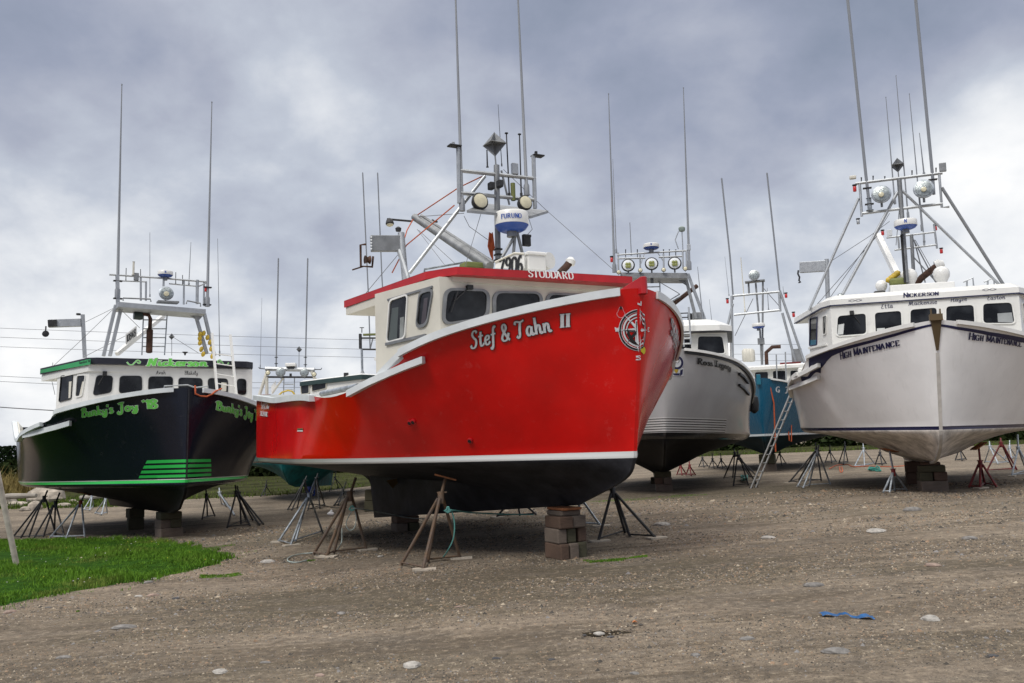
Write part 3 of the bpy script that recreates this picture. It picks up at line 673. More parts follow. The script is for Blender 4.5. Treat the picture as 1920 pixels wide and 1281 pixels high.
    # underwater gear
    mb = MB(); mb.bar((1.05, 0, .1), (1.05, 0, .95), .06, .5, up=(1, 0, 0)); mb.build('rudder', DARK, b.root)
    mb = MB(); mb.tube([(2.0, 0, .42), (3.0, 0, .40)], .06, 8)
    for k in range(4):
        t = k*math.pi/2+.4; c_, s_ = math.cos(t), math.sin(t); mb.add([(1.95, c_*.06, .42+s_*.06), (2.0, c_*.38-s_*.12, .42+s_*.38+c_*.12), (1.9, c_*.42+s_*.1, .42+s_*.42-c_*.1), (1.88, c_*.1+s_*.05, .42+s_*.1)], [(0, 1, 2, 3), (3, 2, 1, 0)])
    mb.build('propeller', paint('bronze', (.20, .13, .05), .5, .7), b.root)
    # --- mast and rig; lists of sight-line points on cross planes of the boat (x = metres from the transom)
    X = 7.2
    b.rods('mast', [[(931, 310), (934, 497)]], ALUD, X, .055, 10)
    b.rods('crossbar', [[(862.5, 320), (1003.7, 335)], [(863.7, 362), (1002, 375)]], ALU, X, .038)
    b.rods('upright', [[(859, 276), (861, 381)]], ALU, X, .042); b.rods('upright', [[(1000, 292), (1003, 391)]], ALU, X, .042)
    b.boxat('light_shelf', 852, 274, X, (.16, .24, .03), DARK); b.boxat('light_shelf', 1008, 292.5, X, (.16, .24, .03), DARK)
    b.boxat('shelf_light', 850, 270, X, (.05, .05, .08), ALU); b.boxat('shelf_light', 1005, 288, X, (.05, .05, .09), DARK)
    mb = MB(); P = [b.hx(875, 394, X+.35), b.hx(907, 381, X-.5), b.hx(1028, 395, X-.5), b.hx(995, 405, X+.55)]
    mb.add(P+[p-(0, 0, .05) for p in P], [(0, 1, 2, 3), (7, 6, 5, 4), (0, 4, 5, 1), (1, 5, 6, 2), (2, 6, 7, 3), (3, 7, 4, 0)]); mb.build('platform', ALUD, b.root)
    b.lamp(900.5, 377, X+.15, .165); b.lamp(985, 380, X+.15, .15)
    b.radar(959, 416, X+.4, .32, .37, 'radar_dome', 'FURUNO')
    b.rods('radar_leg', [[(969, 436), (942, 482)], [(966, 436), (962, 482)], [(969, 434), (979, 474)]], ALUD, X+.4, .03)
    b.reflector(927.5, 271, X, .24); b.rods('reflector_pole', [[(928, 290), (930, 312)]], ALUD, X, .015)
    b.whip([(867, 396), (852, -75)], X, .034, .014); b.whip([(988, 367), (968, -75)], X, .034, .014)
    for a, c in (((949.5, 251), (955, 367)), ((974, 253), (977.5, 367)), ((913, 282), (914, 314)), ((934, 197), (941, 312))):
        b.whip([c, a], X, .016 if a[1] > 200 else .008, .012 if a[1] > 200 else .004, DARK)
    for q in ((949.5, 250), (974, 252)): b.boxat('antenna_cap', q[0], q[1], X, (.05, .06, .03), DARK)
    b.boxat('junction_box', 965, 317, X, (.08, .13, .22), ALU); mb = MB(); c = b.hx(962, 360, X); mb.lathe([(.045, -.17), (.045, .17)], c, n=10); mb.build('canister', OLIVE, b.root, smooth=True)
    for q in ((921, 349), (937, 345)): b.boxat('loudhailer', q[0], q[1], X+.1, (.14, .10, .14), DARK, .02)
    b.rods('stay', [[(909, 330, X), (767.5, 512, 6.6)]], ALU, X, .036, 8)
    b.rods('stay', [[(940, 320, X), (955, 384, X)]], ALUD, X, .02)
    mb = MB(); mb.tube([b.hx(777, 407, 5.2), b.hx(918, 500, 7.4)], [.075, .10], 10); mb.tube([b.hx(790, 404, 5.25), b.hx(925, 492, 7.45)], .03, 6); mb.build('boom', ALUD, b.root, smooth=True)
    b.rods('boom_head_bar', [[(726, 411), (773, 415)], [(795, 414), (820, 416)]], DARK, 5.2, .022)
    b.lamp(731, 420, 5.2, .085, .12, face=(.2, 0, -1)); b.lamp(812, 420, 5.2, .05, .1, face=(.2, 0, -1))
    b.rods('boom_rope', [[(780, 405, 5.2), (860, 352, X-.3), (910, 328, X)], [(852, 385, X), (762, 460, 6.2), (735, 512, 5.9)], [(777, 407, 5.2), (763, 432, 5.5), (756, 455, 5.7)]], ORAN, X, .012, 5)
    b.rods('rigging_wire', [[(782, 430, 5.3), (833, 496, 6.8)], [(785, 432, 5.3), (853, 494, 6.8)], [(777, 407, 5.2), (870, 400, X)], [(908, 380, X), (872, 500, 7.6)], [(870, 405, X), (880, 425, X), (915, 450, X)],
                            [(944, 318, X), (1025, 395, X), (1149, 505, 8.9)], [(746, 478, 5.8), (665, 575, 5.6), (660, 580, 5.6)], [(990, 405, X), (998, 430, X), (985, 445, X)]], WIRE, X, .006, 4)
    # hauling davit
    Xd = 6.2
    mb = MB(); a, c = b.hx(752, 437, Xd), b.hx(760, 528, Xd+.1); mb.tube([a, c], .065, 10); mb.tube([b.hx(748, 468, Xd), b.hx(766, 527, Xd+.35)], .05, 8); mb.build('davit_post', ALU, b.root, smooth=True)
    mb = MB(); a, c = b.hx(695, 457, Xd-.1), b.hx(752, 457, Xd); mb.bar(a, c, .12, .30); mb.build('davit_arm', ALUD, b.root, bevel=.01)
    for k in range(5):
        mb = MB(); mb.lathe([(.018, 0), (.018, .01)], b.hx(696, 446+k*5.5, Xd-.1)+(.06, -.02, 0), (1, -.4, 0), 10); mb.build('lightening_hole', SILV, b.root)
    mb = MB(); c = b.hx(686, 480, Xd-.1); mb.tube([c+(0, 0, .22), c+(0, -.10, .2), c+(0, -.1, -.2), c+(0, .12, -.2), c+(0, .14, 0)], .022, 6); mb.lathe([(.08, -.05), (.05, 0), (.08, .05)], c+(0, .03, -.07), (0, 1, 0), 14); mb.tube([c+(0, -.05, -.2), c+(-.05, -.25, -.27)], .015, 5); mb.build('hauling_block', BROWN, b.root, smooth=True)
    mb = MB(); mb.lathe([(.05, 0), (.06, .06), (.02, .09)], b.hx(747, 434, Xd), n=10); mb.build('davit_cap', DARK, b.root, smooth=True)
    # registration board on the roof and boxes
    zt = 4.03; a = b.hz(930, 503, zt); 
    A2, B2 = b.hx(929, 500, 7.9)[:2], b.hx(982, 500, 8.35)[:2]
    q = [b.hv(*p, A2, B2) for p in ((928, 503), (983, 503), (983, 476), (965, 475), (929, 492))]; n = np.array([B2[1]-A2[1], -(B2[0]-A2[0]), 0]); n /= np.linalg.norm(n); 
    if n@(b.M.T@(CAM-b.o)-q[0]) < 0: n = -n
    mb = MB(); m = len(q); mb.add([p for p in q]+[p-n*.04 for p in q], [tuple(range(m)), tuple(range(m, 2*m))[::-1]]+[(i, (i+1) % m, m+(i+1) % m, m+i) for i in range(m)]); o = mb.build('registration_board', WHITE, b.root)
    mb = MB(); mb.tube([q[4]+n*.01, q[3]+n*.01, q[2]+n*.01], .018, 5); mb.build('board_edge', CREAM, o)
    lettering(o, '7906', 'caps', b.facefn(A2, B2, [(937, 510), (981, 512), (937, 488), (981, 479)]), BLKV, None, .26, .15, 'registration_numbers')
    b.boxat('deck_box', 998, 493, 8.2, (.35, .36, .34), WHITE, .015); b.boxat('deck_box_lid', 997, 480, 8.2, (.39, .40, .05), WHITE, .01)
    mb = MB(); mb.lathe([(.15, -.14), (.16, 0), (.15, .14)], b.hx(1020, 491, 8.1), (1, .3, 0), 20); mb.build('life_raft_canister', WHITE, b.root, smooth=True)
    mb = MB(); mb.tube([b.hx(1050, 512, 7.6), b.hx(1062, 500, 7.6), b.hx(1068, 492, 7.6)], .07, 10); mb.build('exhaust_pipe', BROWN, b.root, smooth=True)
    mb = MB(); mb.lathe([(.09, -.08), (.10, 0), (.05, .06)], b.hx(1070, 489, 7.6), (0, .3, 1), 14); mb.build('exhaust_cap', WHITE, b.root, smooth=True)
    b.rods('roof_rack', [[(796, 510), (796, 505), (872, 492), (872, 499)], [(796, 513), (872, 500)]], GALV, 6.6, .02); b.boxat('roof_mat', 890, 500, 7.2, (.3, .5, .12), OLIVE, .03)
    b.boxat('floodlight', 987, 451, X+.4, (.08, .16, .22), DARK, .015); b.boxat('floodlight', 988, 443, X+.4, (.1, .14, .05), DARK)
    b.rods('orange_rope_coil', [[(918+k*1.5, 436+k, X), (915+k*2, 462, X), (920+k, 480+2*k, X), (927-k, 465, X), (923, 436, X)] for k in range(5)], ORAN, X, .011, 5)
    for y in (468, 478, 488): b.boxat('mast_band', 934, y, X, (.13, .13, .035), BLACK)
red_boat(RED)

# ================================================================== the black boat
BLK = Boat('black boat with lime green stripes and green lettering beside the grass', **dict(L=11.54, B=3.298, zw=1.077, zb=3.344, raise_=0.297, brk=9.35, brkw=.12, drop=.2, bw=0.948, rake=0, xk=0.883, ent=0.35, entw=0.558, trans=0.897, flare=0.40, fs=0.621, fw=1.079, drag=0.10, kb=.22, deep=.36, bx=-8.144, by=20.97, hd=-56.534, kz=0.167, trim=0.508, lroll=-0.869, zc=[2.9, 2.95, 2.87, 2.45, 2.57, 2.918, 3.344]))
def black_boat(b):
    gc = (.03, .44, .08); bands = [(1.50, 1.575, 10.15, .9, gc), (1.375, 1.45, 10.15, .9, gc), (1.255, 1.325, 10.15, .9, gc), (1.14, 1.205, 10.15, .9, gc), (1.08, 1.098, 3.2, 0, (.6, .62, .6)), (1.01, 1.078, 3.6, 0, gc)]
    b.hull(hullmat('black_hull_paint', (.006, .008, .016), (.006, .006, .007), (.006, .006, .007), .9, .95, .30, .12, bands, dirt=.012, spec=.3))
    for sd in (-1, 1):
        b.rail(.995, .815, RAIL, .115, .08, sd, 0, 'rail', off=.03)
        b.rail(.78, 0, RAIL, .10, .12, sd, 0, 'stern_rail', off=.03)
    mb = MB(); pts = []; outs = []
    for (px, py) in ((135, 789), (110, 796), (85, 803), (60, 810), (49, 812)):
        u, v = b.uv(px, py, -1); p = b.P(u, v, -1); n = b.nrm(u, min(v, 5.9), -1); n[2] = 0; n /= np.linalg.norm(n); pts.append(p+n*.05); outs.append(n)
    mb.ribbon(pts, outs, .13, .08); mb.build('guard_strip', RAIL, b.root)
    A, Bq = (6.9, -2.52), (8.3, -1.89); F, G = (8.3, -1.89), (8.9, 2.34)
    pl = [A, F, G, (7.0, 2.75)]
    b.cabin(pl, 2.35, 4.16, WHITE)
    b.inside(A, Bq, [(129, 747), (134, 746), (130, 716), (135, 715)], CREAM); b.inside(A, Bq, [(149, 742), (154, 741), (155, 716), (159, 715)], CREAM); b.inside(F, G, [(414, 733), (424, 734), (415, 717), (425, 718)], CREAM)
    b.window(A, Bq, [(112, 753), (134, 747), (137, 703), (116, 706)], BLKV, .02, .05, mirror=False)
    b.window(A, Bq, [(143, 744), (155, 741), (161, 704), (146, 705)], WHITE, .03, .07)
    for c in ([(175, 741), (208, 735), (211, 706), (182, 705)], [(224, 737), (265, 733), (265, 706), (226, 706)], [(279, 733), (322, 731), (323, 707), (280, 707)], [(336, 732), (378, 732), (378, 710), (336, 709)], [(391, 735), (426, 738), (426, 711), (391, 710)], [(445, 738), (461, 740), (461, 712), (445, 711.5)]):
        b.window(F, G, c, BLKV, .02, .09, proud=.02)
    q = b.hv(196, 701, F, G)+(.05, 0, 0); e = b.hv(184, 722, F, G)+(.05, 0, 0); mb = MB(); mb.tube([q, e], .015, 5); mb.box(q, (.08, .1, .12)); mb.build('wiper', BLACK, b.root)
    # roof
    zz = 4.38; rp = [(6.2, -2.9), (8.4, -1.95), (8.53, -1.72), (8.98, 2.15), (8.8, 2.38), (6.2, 2.9)]
    zf = lambda p: zz-.10+.10*sstep(6.0, 8.4, p[0])
    b.roof(rp, zz, .17, BLKP, CREAM, zs=zf, crown=.02, inset=.85)
    mb = MB(); rq = [(p[0]*.995, p[1]*.985) for p in (rp[0], rp[1], rp[4], rp[5])]; mb.prism(rq, lambda p: zf(p)-.36, lambda p: zf(p)-.175); mb.build('roof_edge', WHITE, b.root)
    Aa, Ab = rp[0], rp[1]
    fn = b.facefn(Aa, Ab, [(76, 700), (170, 683.5), (76, 694), (170, 673)]); mb = MB(); mb.add([fn(0, 0, .004), fn(1, 0, .004), fn(1.0, 1, .004), fn(0, 1, .004)], [(0, 1, 2, 3)]); mb.build('green_roof_panel', GREENP, b.root)
    lettering(b.root, 'Gunshot 18', 'script', b.facefn(Aa, Ab, [(149, 682.5), (169, 679), (149, 677.5), (169, 674.5)]), BLKV, None, .2, .1, 'side_lettering')
    Fa, Fb = rp[2], rp[3]
    lettering(b.root, 'Nickerson', 'script', b.facefn(Fa, Fb, [(275, 686), (389, 687), (277, 672), (389, 673)]), LIME, PALEG, .24, .12, 'roof_lettering')
    for x0, x1, fl in ((238, 263, 0), (408, 429, 1)):
        st = [(0, .5), (.15, .15), (.4, .1), (.6, .5), (.8, .85), (1, .6), (.9, .35), (.75, .55)]; st = smooth([(1-a if fl else a, c) for a, c in st], 5)
        f_ = b.facefn(Fa, Fb, [(x0, 685), (x1, 686), (x0, 673), (x1, 674)])
        for i, (m_, w_) in enumerate(((PALEG, .24), (LIME, .13))):
            mb = MB(); k = 0
            for q in stroke_quads([[(a*1.8, c) for a, c in st]], w_, w_*.8): k += 1; mb.add([f_(p[0]/1.8, p[1], .004+.005*i+.0008*(k % 3)) for p in q], [(0, 1, 2, 3)])
            mb.build('scroll_ornament', m_, b.root)
    for t, c in (('Avah', [(292, 702), (311, 702), (292, 695), (311, 695)]), ('Blakely', [(346, 703), (371, 703), (346, 695.5), (371, 695.5)])):
        lettering(b.root, t, 'script', b.facefn(F, G, c), BLKV, None, .12, .06, 'window_lettering')
    lettering(b.root, "Bunky's Joy `18", 'script', b.patch([b.uv(*q, -1) for q in ((154, 782), (296, 765), (153, 766), (294, 748))]), LIME, PALEG, .23, .14, grow=.035)
    u, v = b.uv(404, 768, 1); u2, v2 = b.uv(404, 752, 1); ue, ve = b.uv(468, 783, 1); ue2, ve2 = b.uv(468, 764, 1); k = 1.28
    lettering(b.root, "Bunky's Joy `18", 'script', b.patch([(u, v), (u+(ue-u)*k*1.1, v+(ve-v)*k), (u2, v2), (u2+(ue2-u2)*k*1.1, v2+(ve2-v2)*k)], side=1), LIME, PALEG, .25, .15, grow=.04)
    X = 7.6
    mb = MB(); P = [b.hx(222, 566, X+.5), b.hx(222, 566, X-.4), b.hx(386, 580, X-.4), b.hx(386, 580, X+.5)]; P[1][2] = P[0][2]; P[2][2] = P[3][2]; P[1][1] = P[0][1]; P[2][1] = P[3][1]
    mb.add(P+[p-(0, 0, .14) for p in P], [(0, 1, 2, 3), (7, 6, 5, 4), (0, 4, 5, 1), (1, 5, 6, 2), (2, 6, 7, 3), (3, 7, 4, 0)]); mb.build('light_platform', ALU, b.root)
    for l in ([(217, 572), (194, 668)], [(227, 578), (206, 668)], [(383, 588), (402, 668)], [(367, 592), (388, 664)]):
        mb = MB(); a, c = b.hx(*l[0], X), b.hx(*l[1], X); mb.bar(a, c, .11, .09); mb.build('arch_leg', ALU, b.root, bevel=.01)
    mb = MB(); mb.add([b.hx(*q, X) for q in ((350, 588), (385, 588), (372, 602))]+[b.hx(*q, X)-(.05, 0, 0) for q in ((350, 588), (385, 588), (372, 602))], [(0, 1, 2), (5, 4, 3), (0, 3, 4, 1), (1, 4, 5, 2), (2, 5, 3, 0)]); mb.build('gusset', ALU, b.root)
    mb = MB(); mb.bar(b.hx(220, 516, X), b.hx(221, 572, X), .12, .09); mb.build('tower', ALU, b.root)
    b.rods('upright', [[(264, 521), (264, 564)]], ALU, X, .028); b.rods('upright', [[(273.8, 528), (273.5, 564)]], ALU, X, .028); b.rods('upright', [[(345, 527), (344.5, 571)]], ALU, X, .028); b.rods('upright', [[(370, 525), (369.5, 570)]], ALU, X, .045); b.rods('upright', [[(382.7, 530), (382, 574)]], ALU, X, .028)
    b.rods('crossbar', [[(205, 515), (223, 516), (294, 521), (387, 528.5)]], ALU, X, .028); b.rods('crossbar', [[(223, 526.5), (275, 528.5)], [(317, 532), (372, 537)], [(372, 537), (386, 531)]], ALU, X, .022)
    for q in ((221, 527), (221, 560), (389, 539), (388, 571.5)): b.boxat('antenna_clamp', q[0], q[1], X, (.12, .24, .035), DARK)
    b.radar(310, 514, X, .215, .18, 'radar_dome', 'N'); b.rods('radar_post', [[(307, 520), (306.5, 537)]], ALU, X, .03)
    b.lamp(312, 550, X+.45, .205, .2, GALV, LENSG); mb = MB(); mb.lathe([(.075, 0), (.07, .02), (.02, .03)], b.hx(312, 551, X+.52), (1, 0, .1), 16); mb.build('bulb', LENS, b.root, smooth=True); mb = MB(); mb.bar(b.hx(295, 566, X+.4), b.hx(334, 568, X+.4), .3, .05); mb.build('lamp_tray', ALUD, b.root)
    b.rods('platform_rail', [[(231, 564), (231, 559), (282, 561), (283, 566)], [(349, 570), (351, 564), (376, 569), (376, 575)]], ALUD, X+.3, .022)
    b.whip([(220, 560), (228.4, 160)], X, .045, .014); b.whip([(388.5, 575), (397.2, 193)], X, .045, .014)
    b.whip([(281, 557), (281, 437)], X, .012, .006); b.whip([(354, 534), (358, 455)], X, .016, .006); b.whip([(412, 668), (408, 449)], X, .014, .006)
    for a, c in (((236.6, 503), (236, 526)), ((250.7, 491), (250, 516)), ((263.6, 505), (263.6, 518)), ((329.6, 511), (329.4, 532)), ((342.3, 516), (342.3, 534))): b.whip([c, a], X, .012 if a[0] != 250.7 else .03, .01 if a[0] != 250.7 else .03, DARK if a[0] != 250.7 else CREAM)
    b.boxat('junction_box', 255.5, 519, X, (.08, .13, .22), ALUD)
    b.buoylamp(385.2, 543, X)
    # dry exhaust
    mb = MB(); mb.lathe([(.045, -.46), (.09, -.44), (.09, .22), (.045, .26)], b.hx(280.5, 633, X-.2)); mb.tube([b.hx(281, 616, X-.2), b.hx(282, 598, X-.2), b.hx(279, 591, X-.2), b.hx(266, 588, X-.2)], .055, 8); mb.build('exhaust_pipe', BROWN, b.root, smooth=True)
    mb = MB(); mb.lathe([(.11, -.12), (.13, -.05), (.12, .12)], b.hx(259, 592, X-.2), (0, -1, 0), 14); mb.build('exhaust_drum', paint('dark_green_paint', (.012, .03, .028), .4), b.root, smooth=True)
    b.rods('roof_ladder', [[(269, 590), (266, 666)], [(313.5, 588), (308.5, 666)]]+[[(268.5-k*.8, 600+k*16.6), (312-k, 600+k*16.6)] for k in range(4)], GALV, X-.3, .018)
    mb = MB(); mb.bar(b.hx(219, 664, 6.3), b.hx(307, 592, 5.0), .12, .12); mb.build('boom', WHITE, b.root, bevel=.01)
    A2, B2 = b.hx(235, 640, 6.5)[:2], b.hx(255, 628, 6.1)[:2]
    q = [b.hv(*p, A2, B2) for p in ((235.5, 646), (255, 632), (254.7, 611.5), (235.5, 627))]; mb = MB(); mb.add(q+[p+(-.02, .03, 0) for p in q], [(0, 1, 2, 3), (7, 6, 5, 4), (0, 4, 5, 1), (1, 5, 6, 2), (2, 6, 7, 3), (3, 7, 4, 0)]); o = mb.build('registration_board', WHITE, b.root)
    lettering(o, '10848', 'caps', b.facefn(A2, B2, [(236.5, 642), (254, 629.5), (236.5, 630), (254, 616)]), BLKV, None, .28, .16, 'registration_numbers')
    b.reflector(321.8, 631.5, X-1, .10); b.rods('reflector_pole', [[(322, 638), (322, 667)]], ALU, X-1, .01)
    for q in ((375, 627), (382, 625), (389, 633), (393.5, 642), (396, 654), (374.5, 634), (375, 643), (377.5, 655), (381, 664), (398, 668)):
        mb = MB(); mb.lathe([(.015, -.085), (.05, -.05), (.06, 0), (.05, .05), (.015, .085)], b.hx(q[0], q[1], X+.15), (0, .3, 1), 12); mb.build('yellow_float', YEL, b.root, smooth=True)
    mb = MB(); mb.lathe([(.02, -.07), (.03, -.02), (.09, .03)], b.hx(347, 662, X), n=10); mb.build('horn', DARK, b.root, smooth=True)
    Xd = 6.6
    mb = MB(); mb.bar(b.hx(155, 590, Xd), b.hx(159, 671, Xd), .09, .10); mb.build('davit_post', ALU, b.root)
    mb = MB(); mb.bar(b.hx(91, 607, Xd-.2), b.hx(152, 605, Xd), .12, .23); mb.build('davit_arm', ALU, b.root, bevel=.01); mb = MB(); mb.lathe([(.06, 0), (.06, .05)], b.hx(147, 591, Xd), n=10); mb.build('davit_cap', DARK, b.root)
    mb = MB(); mb.bar(b.hx(90, 607, Xd-.14), b.hx(107, 606, Xd-.1), .13, .19); mb.build('perforated_plate', DARK, b.root)
    mb = MB(); c = b.hx(85.5, 626, Xd-.2); mb.lathe([(.05, -.04), (.09, -.03), (.09, .03), (.05, .04)], c, (1, 0, 0), 14); mb.tube([c+(0, 0, .22), c], .02, 5); mb.build('hauling_block', DARK, b.root, smooth=True)
    b.rods('rigging_wire', [[(160, 604, Xd), (213, 578, X)], [(212, 580, X), (150, 640, 7), (94, 692, 6)], [(160, 668, Xd), (215, 640, 6.5), (235, 630, 6.5)], [(228, 582, X), (262, 615, X)], [(324, 632, 6.6), (372, 662, X)], [(99, 680, 6), (97, 713, 6), (103, 740, 6.5)]], WIRE, X, .007, 4)
    # loose mooring rope over the bow, bow handrails
    b.rods('bow_handrail', [[(307, 733), (308, 724), (352, 722), (366, 727)], [(366, 727), (390, 724), (391, 735)]], ALU, 10.9, .018)
    u, v = b.uv(360, 735, 1); mb = MB(); P = [(b.L-.2, -.1, b.zb+.05), (b.L+.05, .04, b.zb-.08), (b.L-.1, .3, b.zb-.26), (b.L-.35, .62, b.zb-.3), (b.L-.6, .95, b.zb-.2), (b.L-.75, 1.1, b.zb-.03), (b.L-.8, 1.0, b.zb+.08)]
    Q = [b.uv(*q, 1) for q in ((356, 732), (362, 738), (372, 742.5), (383, 743), (393, 739), (400, 733))]; mb.tube([b.P(.999, 6, 1)+(.03, 0, .06)]+[b.P(q[0], q[1], 1)+b.nrm(min(q[0], .98), min(q[1], 5.9), 1)*.09 for q in Q]+[b.P(Q[-1][0]-.01, 6, 1)+(0, 0, .09)], .022, 6); mb.build('bow_rope', ORAN, b.root, smooth=True)
    mb = MB(); st = [b.stem(a) for a in np.linspace(1.02, 1.98, 14)]
    for (x0, z0_), (x1, z1_) in zip(st[:-1], st[1:]): mb.bar((x0+.01, 0, z0_), (x1+.01, 0, z1_), .045, .03)
    mb.build('stem_strip', paint('scuffed_black', (.02, .022, .028), .4, 0, .4, 6), b.root)
black_boat(BLK)
# ================================================================== the white boat
WHT = Boat('white boat with navy pinstripes seen bow on at the right', **dict(L=10.546, B=3.241, zw=1.109, zb=3.443, raise_=0.325, brk=7.95, brkw=.15, drop=.30, bw=0.959, rake=0.59, xk=0.678, ent=0.403, entw=0.557, trans=0.902, flare=0.479, fs=0.746, fw=1.012, drag=0.25, kb=.20, gy=1.1, deep=.33, bx=9.275, by=18.405, hd=-110.356, kz=0.768, trim=-0.757, lroll=-1.045, zc=[2.3, 2.203, 2.159, 2.249, 2.766, 3.088, 3.443]))
def white_boat(b):
    b.hull(hullmat('white_hull_paint', (.86, .865, .87), (.56, .53, .49), (.008, .01, .05), 1.04, 1.12, .32, .3, dirt=.10))
    for sd in (-1, 1):
        b.rail(.985, .765, WHITE, .09, .08, sd, 0, 'rail', off=.03)
        b.rail(0, .72, WHITE, .10, .10, sd, 0, 'stern_rail', off=.03)
    def strip(name, top, bot, side, mat, l=.007):
        T = [b.uv(*q, side) for q in top]; B_ = [b.uv(*q, side) for q in bot]; mb = MB(); P = []
        T = [tuple(np.array(p)*(1-t)+np.array(q)*t) for p, q in zip(T[:-1], T[1:]) for t in np.linspace(0, .9, 10)]+[T[-1]]
        B_ = [tuple(np.array(p)*(1-t)+np.array(q)*t) for p, q in zip(B_[:-1], B_[1:]) for t in np.linspace(0, .9, 10)]+[B_[-1]]
        for (a, c) in zip(T, B_):
            P.append([b.P(a[0]+(c[0]-a[0])*t, a[1]+(c[1]-a[1])*t, side)+b.nrm(min(a[0], .985), min(a[1]+(c[1]-a[1])*t, 5.9), side)*l for t in np.linspace(0, 1, 6)])
        mb.grid(P); mb.build(name, mat, b.root)
    strip('navy_stripe', [(1751, 607), (1714, 615), (1679, 625), (1632, 638), (1585, 650), (1550, 659), (1517, 671)], [(1751, 611), (1714, 620), (1679, 630.5), (1632, 643.5), (1587, 656), (1560, 668), (1548, 680)], -1, NAVV)
    strip('navy_patch', [(1549, 659), (1534, 665), (1517, 671.5)], [(1549, 680), (1541, 690), (1517, 690)], -1, NAVV, .006)
    strip('navy_patch', [(1540, 688), (1520, 697), (1501, 706)], [(1539, 700), (1520, 708), (1504, 716)], -1, NAVV)
    strip('navy_stripe', [(1763, 608), (1796, 613), (1855, 622.5), (1935, 637)], [(1763, 612.5), (1796, 618.5), (1855, 629.5), (1935, 647)], 1, NAVV)
    for pts_, nm in ((((1539, 681), (1515, 693), (1492, 706)), 'guard_strip'), (((1538, 704), (1515, 714), (1486, 725)), 'lower_guard')):
        mb = MB(); pts = []; outs = []
        for q in pts_:
            u, v = b.uv(*q, -1); p = b.P(u, v, -1); n = b.nrm(u, min(v, 5.9), -1); n[2] = 0; n /= np.linalg.norm(n); pts.append(p+n*.06); outs.append(n)
        mb.ribbon(pts, outs, .10, .10); mb.build(nm, WHITE, b.root)
    xf = 7.9
    A = (6.4, -2.71); F, G = (xf, -2.13), (xf, 2.13)
    b.cabin([A, F, G, (A[0], -A[1])], 2.5, 4.22, WHITE)
    CD = paint('pale_window_card', (.55, .57, .57), .5); b.inside(F, G, [(1570, 628), (1581, 627), (1572, 609), (1583, 607)], CD); b.inside(F, G, [(1644, 622), (1659, 621), (1644, 616), (1659, 615)], CD); b.inside(F, G, [(1871, 604), (1900, 605), (1870, 588), (1897, 586)], paint('pale_glare', (.33, .35, .36), .3)); b.inside(A, F, [(1520, 648), (1531, 646), (1520, 638), (1531, 637)], paint('teal_reflection', (.01, .12, .20), .3))  # glare and teal reflection are painted on the panes as flat quads
    b.window(A, F, [(1519, 648), (1532, 646), (1533, 595), (1520, 598)], NAVV, .02, .05, mirror=True)
    b.window(A, F, [(1544, 628), (1549.5, 625), (1551, 592), (1544, 594)], WHITE, .02, .05, mirror=True)
    mb = MB(); mb.bar(b.hv(1518, 653, A, F), b.hv(1551, 646, A, F), .08, .05); mb.build('window_sill', WHITE, b.root)
    for c in ([(1569, 630), (1624, 626), (1623, 588), (1571, 593)], [(1642, 626), (1691, 622), (1689, 583), (1640, 587)], [(1707, 618), (1756, 614), (1756, 577), (1707, 581)], [(1774, 609), (1827, 607), (1825, 572), (1774, 575)], [(1843.5, 606), (1902, 606), (1896, 567.5), (1843, 570)]):
        b.window(F, G, c, WHITE, .035, .09)
    q = b.hv(1597, 587, F, G)+(.05, 0, 0); e = b.hv(1612, 606, F, G)+(.05, 0, 0); mb = MB(); mb.tube([q, e], .012, 5); mb.box(q, (.08, .1, .10)); mb.build('wiper', BLACK, b.root)
    z = 4.395; rp = [(5.6, -3.10), (7.6, -2.36), (7.95, -2.13), (7.95, 2.13), (7.6, 2.36), (5.6, 3.10)]
    zf = lambda p: z-.14+.14*sstep(5.4, 7.9, p[0])
    b.roof(rp, z, .125, WHITE, WHITE, zs=zf, crown=.12)
    mb = MB(); n_ = len(rp); c = np.mean(np.array(rp), 0); rr = [(c[0]+(p[0]-c[0])*1.004, c[1]+(p[1]-c[1])*1.004) for p in rp]; mb.prism(rr, lambda p: zf(p)-.153, lambda p: zf(p)-.128); mb.build('navy_roof_line', NAVY, b.root)
    mb = MB(); rr = [(c[0]+(p[0]-c[0])*.985, c[1]+(p[1]-c[1])*.985) for p in rp]; mb.prism(rr, lambda p: zf(p)-.162, lambda p: zf(p)-.156); mb.build('roof_edge', WHITE, b.root)
    Fa, Fb = rp[2], rp[3]
    lettering(b.root, 'Nickerson', 'caps', b.facefn(Fa, Fb, [(1693, 558), (1760, 553.5), (1693, 549.5), (1760, 545.5)]), NAVV, None, .2, .08, 'roof_lettering')
    for x0, x1, y0, y1, fl in ((1591, 1616, 567, 563, 0), (1842, 1868, 546.5, 542, 1)):
        st = smooth([(0, .3), (.25, .9), (.5, .5), (.75, .1), (1, .7)], 6); f_ = b.facefn(Fa, Fb, [(x0, y0), (x1, y0-1.5), (x0, y1-1), (x1, y1-2.5)])
        mb = MB(); k = 0
        for s2 in (st, [(a, 1-c_) for a, c_ in st]):
            for q in stroke_quads([[(a*3, c_) for a, c_ in s2]], .12, .08): k += 1; mb.add([f_(p[0]/3, p[1], .004+.0008*(k % 3)) for p in q], [(0, 1, 2, 3)])
        mb.build('scroll_ornament', NAVV, b.root)
